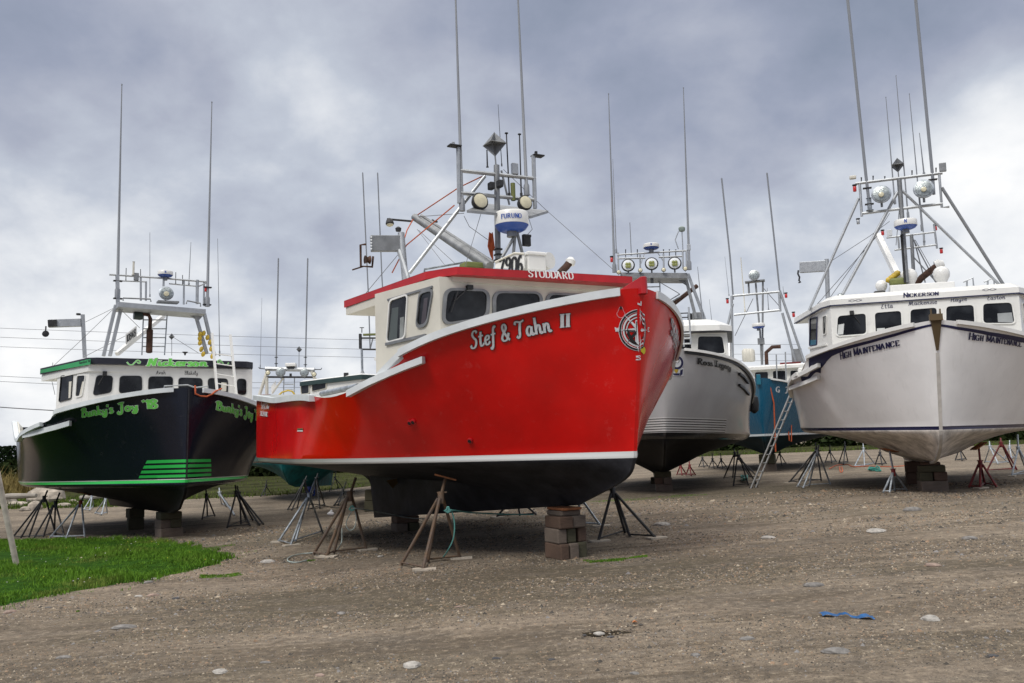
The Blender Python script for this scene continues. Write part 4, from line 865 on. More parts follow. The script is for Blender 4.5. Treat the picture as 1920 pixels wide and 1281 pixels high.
    for t, c4 in (('Etta', [(1652, 579.5), (1674.5, 577), (1652, 571), (1674.5, 568)]), ('Mackenzie', [(1703, 573), (1757, 569.5), (1703, 565), (1757, 561)]), ('Hayze', [(1782, 566.5), (1813, 564), (1782, 558.5), (1813, 556)]), ('Easton', [(1851, 563), (1885, 560.5), (1851, 555), (1885, 552)])):
        lettering(b.root, t, 'script', b.facefn(F, G, c4), NAVV, None, .13, .07, 'window_lettering')
    lettering(b.root, 'High Maintenance', 'caps', b.patch([b.uv(*q, -1) for q in ((1576, 674), (1688.5, 647.5), (1574.5, 660), (1687, 634.5))]), NAVV, None, .21, .09)
    lettering(b.root, 'High Maintenance', 'caps', b.patch([b.uv(*q, 1) for q in ((1814, 636.5), (1914, 650.5), (1816, 623.5), (1915, 637.5))], side=1), NAVV, None, .21, .09)
    mb = MB(); st = [b.stem(a) for a in np.linspace(1.72, 2.0, 8)]
    P = [[(x0-.02, -.025-.012*i, z0_), (x0+.045, -.025-.012*i, z0_), (x0+.045, .025+.012*i, z0_), (x0-.02, .025+.012*i, z0_)] for i, (x0, z0_) in enumerate(st)]; mb.grid(P); mb.add(P[0], [(0, 1, 2, 3)])
    mb.box((b.L+.0, 0, b.zb+.06), (.18, .26, .14)); mb.box((b.L+.02, -.09, b.zb+.18), (.05, .03, .12)); mb.box((b.L+.02, .09, b.zb+.18), (.05, .03, .12)); mb.build('stem_iron', paint('brown_bronze', (.11, .075, .035), .6, .3), b.root)
    mb = MB(); st = [b.stem(a) for a in np.linspace(0, 1.70, 30)]
    for (x0, z0_), (x1, z1_) in zip(st[:-1], st[1:]): mb.bar((x0+.0, 0, z0_), (x1+.0, 0, z1_), .07, .06)
    mb.build('stem_band', paint('worn_white_paint', (.52, .50, .47), .5, 0, .15, 5), b.root)
    mb = MB(); mb.bar((1.2, 0, .0), (1.2, 0, 1.0), .06, .55, up=(1, 0, 0)); mb.build('rudder', paint('grey_blue_rudder', (.16, .18, .23), .6), b.root)
    X = 7.0
    b.rods('crossbar', [[(1604, 344.5), (1767, 324.5)]], ALU, X, .04); b.rods('crossbar', [[(1616, 400.5), (1767, 382)]], ALU, X, .04)
    b.rods('upright', [[(1612, 344), (1616, 406)]], ALU, X, .035); b.rods('upright', [[(1761, 325), (1766, 389), (1780, 388)]], ALU, X, .032)
    b.rods('mast', [[(1686, 336), (1700, 530)]], ALUD, X, .06, 10); b.rods('mast_cable', [[(1690, 440), (1697, 530)]], BLACK, X+.06, .03)
    b.whip([(1631, 395), (1623, 325), (1583, -60)], X, .04, .016); b.whip([(1631, 395), (1629, 372)], X, .06, .06, GALV); b.whip([(1751, 365), (1748, 325), (1711, -60)], X, .04, .016)
    for q in ((1626, 353), (1630, 383), (1749, 337)): b.boxat('antenna_clamp', q[0], q[1], X, (.12, .22, .03), DARK)
    for a, c in (((1661, 183), (1678, 383)), ((1680, 143), (1703, 410)), ((1705, 177), (1729, 433)), ((1724, 250), (1732.5, 327))): b.whip([c, a], X, .02, .008)
    b.reflector(1683, 310, X, .20); b.rods('reflector_pole', [[(1684, 322), (1685.5, 336)]], ALUD, X, .015)
    for (px, py, r) in ((1652.5, 364, .245), (1732, 354, .255)):
        b.lamp(px, py, X+.2, r, .25, GALV, LENSG); mb = MB(); mb.lathe([(.07, 0), (.06, .03), (.02, .04)], b.hx(px, py+1, X+.27), (1, 0, .1), 14); mb.build('bulb', LENS, b.root, smooth=True)
    b.radar(1698, 421, X+.3, .28, .25, 'radar_dome', 'N')
    b.rods('mast_stay', [[(1610, 372), (1517, 582)]], ALU, X, .035, 8); b.rods('mast_stay', [[(1683, 360), (1580, 552)]], ALU, X, .04, 8); b.rods('mast_stay', [[(1691, 357), (1880, 540)]], ALU, X, .035, 8); b.rods('mast_stay', [[(1766, 352), (1884, 538)]], ALUD, X, .04, 8)
    b.buoylamp(1602.5, 354, X, r=.045, h=.16); b.boxat('satellite_antenna', 1599, 333, X, (.12, .17, .09), CREAM, .02); b.buoylamp(1609, 416, X, ALU); b.boxat('junction_box', 1767.5, 314, X, (.08, .16, .23), ALUD); b.buoylamp(1754, 428, X-2)
    for a in ((1615, 333, 340), (1637, 330, 338), (1659, 331, 337), (1710, 320, 330), (1755, 315, 325)): b.whip([(a[0], a[2]), (a[0], a[1])], X, .012, .018, DARK)
    X2 = 5.2
    b.rods('aft_frame', [[(1662, 446), (1754, 435)], [(1677, 469), (1756, 459)], [(1751, 420), (1757, 466)], [(1684, 444), (1686, 466)], [(1732, 437), (1733, 462)]], ALU, X2, .028); b.rods('aft_mast', [[(1709, 440), (1714, 530)]], ALUD, X2, .05)
    b.rods('aft_stay', [[(1711, 446), (1760, 540)], [(1714, 450), (1735, 530)], [(1711, 480), (1770, 545)]], ALUD, X2, .018, 5); b.buoylamp(1765, 471, X2); b.whip([(1725, 372), (1733, 455)][::-1], X2, .02, .01); b.buoylamp(1655, 437, X2); b.boxat('junction_box', 1668, 437, X2, (.06, .14, .18), SILV)
    mb = MB(); mb.bar(b.hx(1646, 442, 4.6), b.hx(1684, 520, 6.6), .14, .18); mb.build('boom', WHITE, b.root)
    for (px, py, r) in ((1704.5, 518, .205), (1765, 514, .205), (1652.5, 536, .15)):
        c = b.hx(px, py, 6.7); mb = MB(); mb.lathe([(r*.5, -r*1.5), (r*.65, -r*.9), (r*.93, -r*.4), (r, 0), (r*.95, r*.35), (r*.75, r*.7), (r*.4, r*.93), (r*.05, r)], c, n=20); mb.build('satellite_dome', WHITE, b.root, smooth=True)
    mb = MB(); mb.tube([b.hx(1715, 536, 6.0), b.hx(1728, 521, 6.0), b.hx(1755, 500, 6.0)], .09, 10); mb.build('exhaust_pipe', BROWN, b.root, smooth=True); mb = MB(); mb.lathe([(.13, -.12), (.15, 0), (.08, .1)], b.hx(1762, 496, 6.0), (0, 1, .3), 14); mb.build('exhaust_cap', WHITE, b.root, smooth=True)
    mb = MB(); P = [b.hx(1667, 552, 6.6), b.hx(1786, 545, 6.6)]; mb.bar(P[0]+(0, 0, .02), P[1]+(0, 0, .02), 1.0, .3); mb.build('roof_hatch', WHITE, b.root, bevel=.02)
    b.rods('hatch_rail', [[(1671, 537), (1773, 530)], [(1671, 537), (1671, 545)], [(1773, 530), (1773, 540)]], ALU, 7.0, .02)
    for q in ((1667, 525), (1677, 517), (1682, 513), (1672, 521)):
        mb = MB(); mb.lathe([(.02, -.09), (.07, -.05), (.08, 0), (.07, .05), (.02, .09)], b.hx(q[0], q[1], 6.9), (0, 1, .5), 10); mb.build('yellow_float', YEL, b.root, smooth=True)
    b.boxat('netting_bundle', 1683, 529, 6.9, (.3, .4, .2), OLIVE, .06); b.boxat('netting_bundle', 1649, 553, 6.9, (.3, .3, .2), BLACK, .06)
    for x in (1811, 1850): b.rods('grab_rail', [[(x-5, 529), (x+13, 521), (x+15, 540)], [(x+2, 527), (x+2, 542)]], ALU, 7.0, .022)
    Xd = 5.8
    b.rods('davit_post', [[(1550, 486), (1552.5, 571)]], ALU, Xd, .06, 10); mb = MB(); mb.bar(b.hx(1500, 502, Xd-.2), b.hx(1549, 499, Xd), .12, .31); mb.build('davit_arm', ALU, b.root, bevel=.01)
    mb = MB(); c = b.hx(1497, 507, Xd-.2); mb.tube([c, c+(0, -.02, -.1), c+(0, .02, -.2), c+(0, 0, -.3), c+(0, .04, -.35), c+(0, -.02, -.36)], .025, 6); mb.build('hook', DARK, b.root)
    b.lamp(1576, 556, 7.3, .085, .12, DARK, LENSG)
    b.rods('rigging_wire', [[(1558, 490, Xd), (1632, 442, X), (1668, 415, X)], [(1640, 440, X), (1555, 560, 7)], [(1645, 442, X), (1524, 580, 7)], [(1690, 350, X), (1680, 460, X2)], [(1668, 400, X), (1640, 445, 5), (1610, 500, 6)], [(1716, 450, X), (1770, 545, X2)]], WIRE, X, .008, 4)
    # a white tote tied down on the after deck
    P = b.hx(1499, 701, 5.6); mb = MB(); mb.box(P+(0, .12, -.05), (.9, .36, .42), taper=.8); mb.build('deck_tote', WHITE, b.root, bevel=.05)
    b.rods('bow_rope', [[(1757, 590), (1764, 592), (1768, 600)]], ORAN, 10.0, .015, 5)
white_boat(WHT)

# ================================================================== the grey boat
GRY = Boat('grey boat with black bottom and white roof lamps, right behind the red bow', **dict(L=11.467, B=2.992, zw=1.482, zb=3.871, raise_=0.2, brk=5.5, bw=1.039, rake=0.444, xk=0.706, ent=0.363, entw=0.514, trans=0.9, flare=0.479, fs=0.584, fw=0.957, drag=0.5, bx=4.19, by=23.896, hd=-97.803, kb=.33, gy=1.1, deep=.5, kz=0.548, trim=0.836, lroll=-1.198, zc=[2.3, 2.2, 2.2, 2.238, 2.924, 3.577, 3.871]))
def grey_boat(b):
    bands = []
    for i in range(6):
        z0_ = 1.50+i*.072; bands += [(z0_, z0_+.022, 8.6, .55, (.01, .01, .012)), (z0_+.022, z0_+.056, 8.6, .55, (.55, .55, .55))]
    b.hull(hullmat('grey_hull_paint', (.40, .40, .41), (.004, .004, .005), (.006, .006, .007), 1.3, 1.482, .28, .4, bands, dirt=.08))
    for sd in (-1, 1):
        b.rail(.985, 0, WHITE, .075, .09, sd, 0, 'rail', off=.03, n=60); b.rail(.985, 0, BLKV, .08, .03, sd, .077, 'black_sheer_stripe', off=.01, n=60)
    xf = 8.6; A, F, G = (6.6, -2.4), (xf, -2.15), (xf, 2.15)
    b.cabin([A, F, G, (6.6, 2.4)], 2.9, 4.70, WHITE)
    for c in ([(1308, 661), (1359, 663), (1354, 631), (1309, 631)], [(1266, 660), (1296, 660), (1296, 631), (1266, 631)], [(1215, 655), (1255, 655), (1255, 629), (1215, 629)]): b.window(F, G, c, WHITE, .04, .1)
    B2 = (6.6, 2.4)
    for x0 in (1366.5, 1371.5): b.window(G, B2, [(x0+.5, 668), (x0+4, 670), (x0+3, 636), (x0, 633)], WHITE, .02, .05)
    z = 4.86; rp = [(6.0, -2.6), (xf+.05, -2.3), (xf+.35, -1.9), (xf+.35, 1.9), (xf+.05, 2.3), (6.0, 2.6)]
    b.roof(rp, z, .17, WHITE, WHITE, crown=.22, inset=.8); mb = MB(); c = np.mean(np.array(rp), 0); mb.prism([(c[0]+(p[0]-c[0])*1.005, c[1]+(p[1]-c[1])*1.005) for p in rp], z-.20, z-.173); mb.build('roof_line', BLKV, b.root)
    lettering(b.root, 'Ross Legacy', 'script', b.patch([b.uv(*q, 1) for q in ((1306, 682.5), (1369, 694), (1306, 671), (1369, 682))], side=1, lift=.03), BLKV, None, .26, .13)
    ff = lambda px, py, l: (lambda q: b.P(q[0], q[1], 1)+b.nrm(min(q[0], .98), min(q[1], 5.9), 1)*l)(b.uv(px, py, 1))
    def disc(cx, cy, rx, ry, mat, l, nm, n=20): mb = MB(); mb.add([ff(cx+rx*math.cos(t), cy+ry*math.sin(t), l) for t in np.linspace(0, 2*math.pi, n, endpoint=False)], [tuple(range(n))]); mb.build(nm, mat, b.root)
    disc(1269, 680, 12.8, 13.5, SILV, .012, 'crest_backing'); disc(1269, 680, 12, 12.7, NAVV, .016, 'crest_ring'); disc(1268.5, 680, 8, 8.5, SILV, .020, 'crest_field'); disc(1269, 676, 4.2, 4.5, BLKV, .024, 'crest_figure'); disc(1269, 677, 2.6, 3.0, WHV, .028, 'crest_figure')
    mb = MB(); mb.add([ff(*q, .010) for q in ((1257, 690), (1281, 690), (1281, 705), (1262, 705), (1257, 700))], [(0, 1, 2, 3, 4)]); mb.build('crest_backing', SILV, b.root)
    mb = MB(); mb.add([ff(*q, .018) for q in ((1264, 692.5), (1271, 692.5), (1271, 696), (1267.5, 700), (1264, 696))], [(0, 1, 2, 3, 4)]); mb.build('crest_shield', YEL, b.root)
    for q4 in (((1261, 700), (1274, 700), (1273, 704), (1262, 703)), ((1275, 694), (1280, 692), (1279, 702), (1274, 705))): mb = MB(); mb.add([ff(*q, .018) for q in q4], [(0, 1, 2, 3)]); mb.build('crest_ribbon', NAVV, b.root)
    for pts_ in (((1384, 699), (1392, 705), (1400, 716)), ((1384, 720), (1392, 726), (1402, 738))):
        mb = MB(); pts = []; outs = []
        for q in pts_:
            u, v = b.uv(*q, 1); p = b.P(u, v, 1); n = b.nrm(u, min(v, 5.9), 1); n[2] = 0; n /= np.linalg.norm(n); pts.append(p+n*.04); outs.append(n)
        mb.ribbon(pts, outs, .07, .08); mb.build('guard_strip', BLKV, b.root)
    u, v = b.uv(1406, 750, 1); p = b.P(u, v, 1)+(0, .13, 0); mb = MB(); mb.lathe([(.04, -.32), (.15, -.22), (.17, 0), (.15, .22), (.04, .32)], p, n=14); mb.build('fender', BLACK, b.root, smooth=True)
    X = 7.6
    b.rods('crossbar', [[(1157, 478), (1287, 470)], [(1157, 485), (1210, 484)], [(1235, 482.5), (1279, 480.6)]], ALU, X, .03)
    for x, y0, y1 in ((1159, 474, 510), (1200, 478, 508), (1244, 476, 505), (1280, 470, 504), (1287, 470, 506)): b.rods('upright', [[(x, y0), (x+.7, y1)]], ALU, X, .03)
    mb = MB(); P = [b.hx(1163, 511, X+.4), b.hx(1163, 511, X-.5), b.hx(1289, 512, X-.5), b.hx(1289, 512, X+.4)]; P[1][1:] = P[0][1:]; P[2][1:] = P[3][1:]
    mb.add(P+[p-(0, 0, .17) for p in P], [(0, 1, 2, 3), (7, 6, 5, 4), (0, 4, 5, 1), (1, 5, 6, 2), (2, 6, 7, 3), (3, 7, 4, 0)]); mb.build('light_platform', ALUD, b.root)
    mb = MB(); mb.bar(b.hx(1284, 514, X), b.hx(1305, 598, X), .16, .09); mb.build('arch_leg', ALUD, b.root); mb = MB(); mb.bar(b.hx(1290, 514, X-.3), b.hx(1324, 606, X-.3), .12, .09); mb.build('arch_leg', ALU, b.root)
    mb = MB(); mb.bar(b.hx(1168, 514, X), b.hx(1150, 606, X), .12, .09); mb.build('arch_leg', ALU, b.root)
    mb = MB(); mb.add([b.hx(*q, X+.05) for q in ((1266, 522), (1290, 520), (1287, 536))]+[b.hx(*q, X-.05) for q in ((1266, 522), (1290, 520), (1287, 536))], [(0, 1, 2), (5, 4, 3), (0, 3, 4, 1), (1, 4, 5, 2), (2, 5, 3, 0)]); mb.build('gusset', ALUD, b.root)
    for px, py in ((1177.7, 497.5), (1221.8, 494.6), (1265, 493.7)):
        b.lamp(px, py, X+.45, .225, .2, DARK, SILV); mb = MB(); c = b.hx(px, py, X+.52)
        for a in range(4): mb.lathe([(.055, 0), (.05, .02), (.01, .03)], c+(.01, .06*math.cos(a*math.pi/2+.8), .06*math.sin(a*math.pi/2+.8)), (1, 0, .1), 10)
        mb.build('lamp_elements', paint('olive_lamp_element', (.22, .24, .06), .4), b.root, smooth=True)
    for px, py in ((1160, 510.6), (1200.6, 507), (1244.4, 506), (1285, 504)): b.lamp(px, py, X+.5, .075, .1)
    b.radar(1221, 462.8, X, .27, .19, 'radar_dome', 'N'); b.rods('radar_brace', [[(1209, 473), (1202, 494)], [(1233, 474), (1244, 490)]], ALU, X, .015)
    b.whip([(1152, 511), (1141, 177)], X, .045, .014); b.whip([(1292.5, 506), (1281.3, 166)], X, .045, .014); b.whip([(1155.6, 475), (1149, 300)], X, .02, .006); b.whip([(1183.7, 479), (1181, 418)], X, .018, .012)
    for x in (1173, 1195, 1244, 1255, 1267): b.whip([(x, 484), (x, 468)], X, .012, .018, DARK)
    b.rods('sensor_pole', [[(1280.5, 470), (1278.6, 434)], [(1272, 467), (1266, 450), (1272, 434)]], ALU, X, .018); c = b.hx(1278.4, 430, X); mb = MB(); mb.lathe([(.09, -.07), (.11, -.02), (.11, .05), (.06, .09)], c, n=14); mb.build('sensor_dome', paint('grey_green_plastic', (.22, .27, .25), .5), b.root, smooth=True)
    b.boxat('junction_box', 1291.5, 464, X, (.08, .12, .2), ALU); b.buoylamp(1147, 487, X, r=.05, h=.17)
    mb = MB(); mb.tube([b.hx(1255, 576, 6.8), b.hx(1307, 536, 6.5)], .075, 8); mb.build('exhaust_pipe', BROWN, b.root, smooth=True)
    b.rods('boom', [[(1247, 568), (1274, 552)], [(1250, 571), (1276, 556)]], GALV, 7, .02)
    b.rods('roof_ladder', [[(1207.5, 526), (1208.5, 560)], [(1237, 526), (1238, 562)], [(1208, 538.5), (1237.5, 537.7)], [(1208, 553), (1238, 552.5)]], GALV, X-.3, .022)
    b.rods('bow_ladder', [[(1291.3, 576), (1295.5, 646)], [(1280, 604), (1282.5, 650)]]+[[(1278, y), (1294, y-.6)] for y in (626, 635, 645)], ALU, 9.2, .028)
    b.boxat('deck_box', 1308, 596, X-.4, (.4, .38, .32), ALUD, .02); b.boxat('deck_box', 1293, 596, X-.4, (.3, .12, .26), BLACK); b.rods('roof_rail', [[(1268, 588), (1290, 587)], [(1268, 596), (1290, 595)]], DARK, X-.4, .02)
    b.whip([(1318.5, 606), (1308, 501)], X, .025, .008); b.whip([(1335, 606), (1330, 562)], X, .012, .005)
    b.rods('rigging_wire', [[(1233, 527), (1269, 548)], [(1269, 548), (1275, 552)]], WIRE, X, .012, 4); b.boxat('camera_mount', 1222.5, 527, X+.3, (.1, .1, .14), DARK)
grey_boat(GRY)

# ================================================================== the teal boat
TEA = Boat('teal blue boat with white waterline and a tall arch, between the grey and white boats', **dict(L=11.121, B=3.211, zw=1.144, zb=3.433, raise_=0.2, brk=5.5, bw=1.0, rake=0.414, xk=0.717, ent=0.446, entw=0.58, trans=0.9, flare=0.48, fs=0.689, fw=0.999, drag=0.3, kb=.25, gy=.9, deep=.42, bx=10.094, by=34.553, hd=-108.022, kz=0.767, trim=-0.059, lroll=0.182, zc=[2.3, 2.2, 2.2, 2.25, 2.489, 2.938, 3.433]))
def teal_boat(b):
    b.hull(hullmat('teal_hull_paint', (.003, .085, .16), (.003, .02, .03), (.55, .60, .62), 1.06, 1.15, .35, .25, dirt=.1))
    for sd in (-1, 1): b.rail(.985, 0, WHITE, .07, .09, sd, 0, 'rail', off=.03, n=40)
    b.boxat('stem_post', 1422.5, 712, b.L-.05, (.25, .16, .42), paint('teal_paint', (.008, .13, .20)), .01)
    xf = 7.8; F, G = (xf, -2.3), (xf, 2.3); b.cabin([(5.6, -2.5), F, G, (5.6, 2.5)], 2.5, 4.02, WHITE)
    for c in ([(1416, 716), (1440, 716), (1440, 697.5), (1415.5, 698)], [(1450, 716), (1474, 716), (1473, 695), (1449, 696)], [(1395, 717), (1406.5, 717), (1406, 700), (1395, 700)], [(1482, 716), (1500, 716), (1500, 695), (1482, 695)]): b.window(F, G, c, WHITE, .03, .09)
    b.roof([(5.0, -2.6), (xf+.3, -2.4), (xf+.3, 2.4), (5.0, 2.6)], 4.12, .12, WHITE)
    X = 7
    for l in ([(1374, 555), (1462, 547)], [(1376, 590.5), (1464, 581.5)]): b.rods('crossbar', [l], ALU, X, .055)
    for l in ([(1372, 555), (1374, 690)], [(1374, 570), (1364, 612)], [(1462, 545), (1510, 684)], [(1467, 587), (1493, 684)], [(1461, 547), (1463, 584)]): b.rods('arch_leg', [l], ALU, X, .06)
    for l in ([(1417, 531), (1423.5, 606)], [(1430.5, 528), (1429.5, 684)], [(1403.5, 531), (1404.5, 551)], [(1425, 618), (1428.5, 684)]): b.rods('mast', [l], ALUD, X, .045)
    b.lamp(1414, 516, X+.3, .255, .2, ALU, LENSG); mb = MB(); mb.bar(b.hx(1397, 530, X), b.hx(1434, 526, X), .4, .06); mb.build('lamp_tray', ALUD, b.root)
    b.whip([(1375, 562), (1368.6, 480), (1353, 335)], X, .04, .012); b.whip([(1462, 548), (1455, 480), (1438, 325)], X, .04, .012); b.whip([(1397, 585), (1389, 484)], X, .028, .02, CREAM); b.whip([(1367, 555), (1359, 482)], X, .015, .006); b.whip([(1441, 581), (1438.5, 540)], X, .02, .01); b.whip([(1469.5, 552), (1468, 537)], X, .015, .008)
    b.radar(1422, 611, X+.3, .29, .24); b.boxat('control_box', 1427, 640, X, (.2, .3, .28), ALUD)
    for q in ((1364, 565), (1473.8, 554.5), (1488, 590.5)): b.buoylamp(q[0], q[1], X, r=.06, h=.2)
    b.rods('exhaust_pipe', [[(1437.6, 684), (1436.6, 661), (1448, 650.8), (1464, 650)]], BROWN, X, .085, 8)
    for x in (1398, 1404, 1409): 
        mb = MB(); mb.lathe([(.12, -.28), (.16, -.2), (.16, .22), (.08, .32)], b.hx(x, 667, X), n=12); mb.build('white_tank', CREAM, b.root, smooth=True)
    b.boxat('deck_box', 1494, 667, X-.2, (.4, .45, .6), ALUD); b.boxat('red_tray', 1482, 682, X, (.5, .9, .1), REDST)
    b.rods('bow_pole', [[(1455.5, 665), (1457, 714)], [(1472.5, 660), (1474, 714)]], ALU, 8.6, .03)
    fnp = [b.uv(*q, 1) for q in ((1454, 735), (1462, 735), (1454, 725), (1462, 725))]; lettering(b.root, 'G', 'script', b.patch(fnp, side=1), SILV, None, .2, .1)
    fnp = [b.uv(*q, 1) for q in ((1471, 737), (1488, 737), (1472, 725), (1489, 725))]; lettering(b.root, 'Fo', 'script', b.patch(fnp, side=1), SILV, None, .2, .1)
    b.rods('mooring_rope', [[('L', (10.95, .35, 3.4)), ('L', (10.7, .5, 2.4)), ('L', (10.5, .42, .4))]], ORAN, None, .03)
    pts = [b.P(.9, 5.3, 1)+(0, .1, 0), b.P(.86, 5.3, 1)+(0, .12, 0)]; b.rods('mooring_rope', [[(1474, 748, 9.3), (1492, 744, 9.3)], [(1478, 748, 9.6), (1477, 790, 9.5), (1480, 826, 9.5), (1484, 828, 9.5), (1484, 800, 9.5), (1480, 752, 9.5)]], ORAN, None, .022)
    b.rods('rigging_wire', [[(1431, 540), (1462, 575)], [(1412, 560), (1378, 630)]], WIRE, X, .014, 4)
teal_boat(TEA)

# ================================================================== two boats half hidden behind
GRN = Boat('dark green boat with a light arch, half hidden between the black and red boats', **dict(L=11.1, B=3.3, gy=1.2, zw=1.2, zb=3.4, raise_=0.2, brk=5.5, bw=1.0, rake=0.3, xk=0.75, ent=0.42, entw=0.55, trans=0.9, flare=0.48, fs=0.66, fw=.95, drag=0.3, bx=-9.75, by=35.2, hd=-88, kz=0.30, trim=0, lroll=0, zc=[2.4, 2.2, 2.2, 2.3, 2.6, 2.95, 3.4]))
def green_boat(b):
    b.hull(hullmat('dark_teal_hull_paint', (.006, .10, .11), (.005, .085, .09), (.003, .003, .004), 1.13, 1.2, .35, .2))
    for sd in (-1, 1): b.rail(.985, 0, WHITE, .07, .09, sd, 0, 'rail', off=.03, n=30)
    b.cabin([(5.0, -2.2), (7.0, -2.1), (7.0, 2.1), (5.0, 2.2)], 2.4, 3.45, WHITE); b.roof([(4.6, -2.3), (7.2, -2.2), (7.2, 2.2), (4.6, 2.3)], 3.55, .12, GREENP)
    X = 6
    b.rods('crossbar', [[(498, 691.5), (590, 693.5)]], ALU, X, .11); b.rods('crossbar', [[(500, 707), (589, 707.4)]], DARK, X, .05)
    for l in ([(501, 697), (486, 742)], [(500, 707), (500.5, 742)], [(584, 695), (606, 748)]): b.rods('arch_leg', [l], CREAM, X, .08)
    for px, py, r in ((526, 698, .235), (570.7, 698.7, .215)): b.lamp(px, py, X+.3, r, .2, ALUD, LENSG)
    for px, py in ((502.4, 699), (589, 702)): b.lamp(px, py, X+.3, .115, .15)
    b.boxat('radar_dome', 546, 684.5, X, (.4, .5, .16), WHITE, .03); b.boxat('radar_base', 546, 689, X, (.3, .3, .1), DARK)
    b.reflector(561, 655.5, X, .16); b.rods('reflector_pole', [[(560.8, 662), (560.5, 690)]], ALU, X, .02)
    b.whip([(517.7, 690), (518.3, 660), (522, 485)], X, .035, .012); b.whip([(572.7, 690), (573.2, 660), (577, 485)], X, .035, .012); b.whip([(488, 690), (491, 560)], X, .014, .006)
    for x, y in ((518, 670), (518, 682), (572.6, 670), (572.6, 684)): b.boxat('antenna_clamp', x, y, X, (.1, .16, .03), DARK)
    b.rods('outrigger_bracket', [[(485, 689), (487, 691), (498, 692)], [(590, 693), (602, 693), (603, 690)]], DARK, X, .022)
    b.rods('roof_ladder', [[(532.5, 707), (531.5, 742)], [(552.3, 707), (551.5, 742)], [(532, 720.5), (552, 720.7)], [(532, 730.4), (551.7, 730.6)]], ALU, X-.2, .025)
    b.rods('yellow_rope', [[(522, 742), (529, 735.5), (540, 732.3), (548, 734), (554, 742)]], YEL, X+.3, .045, 6)
    mb = MB(); q = [b.hx(*p, X) for p in ((509, 737), (518, 727), (517, 714), (508.5, 724))]; mb.add(q+[p-(.04, 0, 0) for p in q], [(0, 1, 2, 3), (7, 6, 5, 4), (0, 4, 5, 1), (1, 5, 6, 2), (2, 6, 7, 3), (3, 7, 4, 0)]); mb.build('registration_board', WHITE, b.root)
    b.rods('boom', [[(510, 738), (531, 709)]], CREAM, X, .05); b.boxat('loudhailer', 545, 703, X, (.1, .1, .13), BLACK); b.boxat('red_tray', 499, 741, X+.3, (.3, .45, .06), REDST)
green_boat(GRN)
OTH = Boat('small white boat with a dark flat roof, mostly hidden behind the red stern', **dict(L=10.5, B=2.7, zw=1.1, zb=3.1, raise_=0.2, brk=5.5, bw=1.0, rake=0.3, xk=0.72, ent=0.42, entw=0.55, trans=0.9, flare=0.48, fs=0.66, fw=.95, drag=0.3, bx=-4.6, by=25.6, hd=-90, kz=0.5, trim=0, lroll=0, zc=[2.2, 2.1, 2.1, 2.15, 2.4, 2.7, 3.1]))
def other_boat(b):
    b.hull(hullmat('plain_white_hull', (.5, .5, .48), (.02, .02, .025), (.02, .02, .025), .9, 1.0, .4, .1))
    for sd in (-1, 1): b.rail(.985, 0, WHITE, .07, .09, sd, 0, 'rail', off=.03, n=30)
    z = 3.72; c0 = b.hz(562, 716.5, z); c1 = b.hz(644, 706.5, z); c2 = b.hz(745, 706, z); 
    yl = abs(c0[1]); 
    A, B_ = (c0[0], c0[1]), (c1[0], c1[1]); d = np.array([c1[0]-c0[0], c1[1]-c0[1]]); d /= np.linalg.norm(d); nrm_ = np.array([-d[1], d[0]])*2.6
    if nrm_[1] < 0: nrm_ = -nrm_
    C_ = np.array(B_)+d*.9; pl = [A, tuple(C_), tuple(C_+nrm_), tuple(np.array(A)+nrm_)]
    b.roof(pl, z, .14, paint('dark_green_roof', (.02, .045, .045), .45), WHITE, crown=.05)
    ins = lambda k: [tuple(np.mean(np.array(pl), 0)*(1-k)+np.array(p)*k) for p in pl]
    mb = MB(); mb.prism(ins(.93), z-1.5, z-.145); mb.build('wheelhouse', WHITE, b.root)
    q = ins(.935); b.window(q[0], q[1], [(566, 739), (580, 737), (580, 722), (565, 724)], CREAM, .03, .05); b.window(q[0], q[1], [(586, 734), (612, 728), (612, 716), (586, 720)], CREAM, .02, .05)
    b.boxat('floodlight', 649, 702.5, c1[0], (.08, .15, .12), DARK, .01)
    X = c1[0]-.4
    b.rods('mast_post', [[(678.3, 655), (679.6, 707)]], GALV, X, .04); b.boxat('mast_panel', 675.7, 640, X, (.1, .09, .50), DARK); b.boxat('floodlight_bar', 695, 627.5, X, (.1, .5, .07), OLIVE); b.rods('mast_frame', [[(678, 634), (711, 634)], [(678, 655), (712, 655.5)], [(710, 626), (709, 700)]], DARK, X, .03)
    b.rods('brace', [[(694, 655), (699, 635)]], ALUD, X, .02); b.boxat('small_radar', 706, 673.5, X, (.15, .14, .09), WHITE); b.rods('anemometer', [[(678.5, 624), (678.5, 615)], [(674.5, 614.5), (682.5, 614.5)]], BLACK, X, .015)
    b.whip([(694, 657), (691, 560), (680, 325)], X, .022, .008); b.whip([(720, 580), (716, 520), (708, 325)], X, .022, .008)
    mb = MB(); a = b.hx(679.6, 700, X); mb.lathe([(.12, -.12), (.03, .1)], a, n=8); mb.build('mast_foot', ALUD, b.root)
other_boat(OTH)
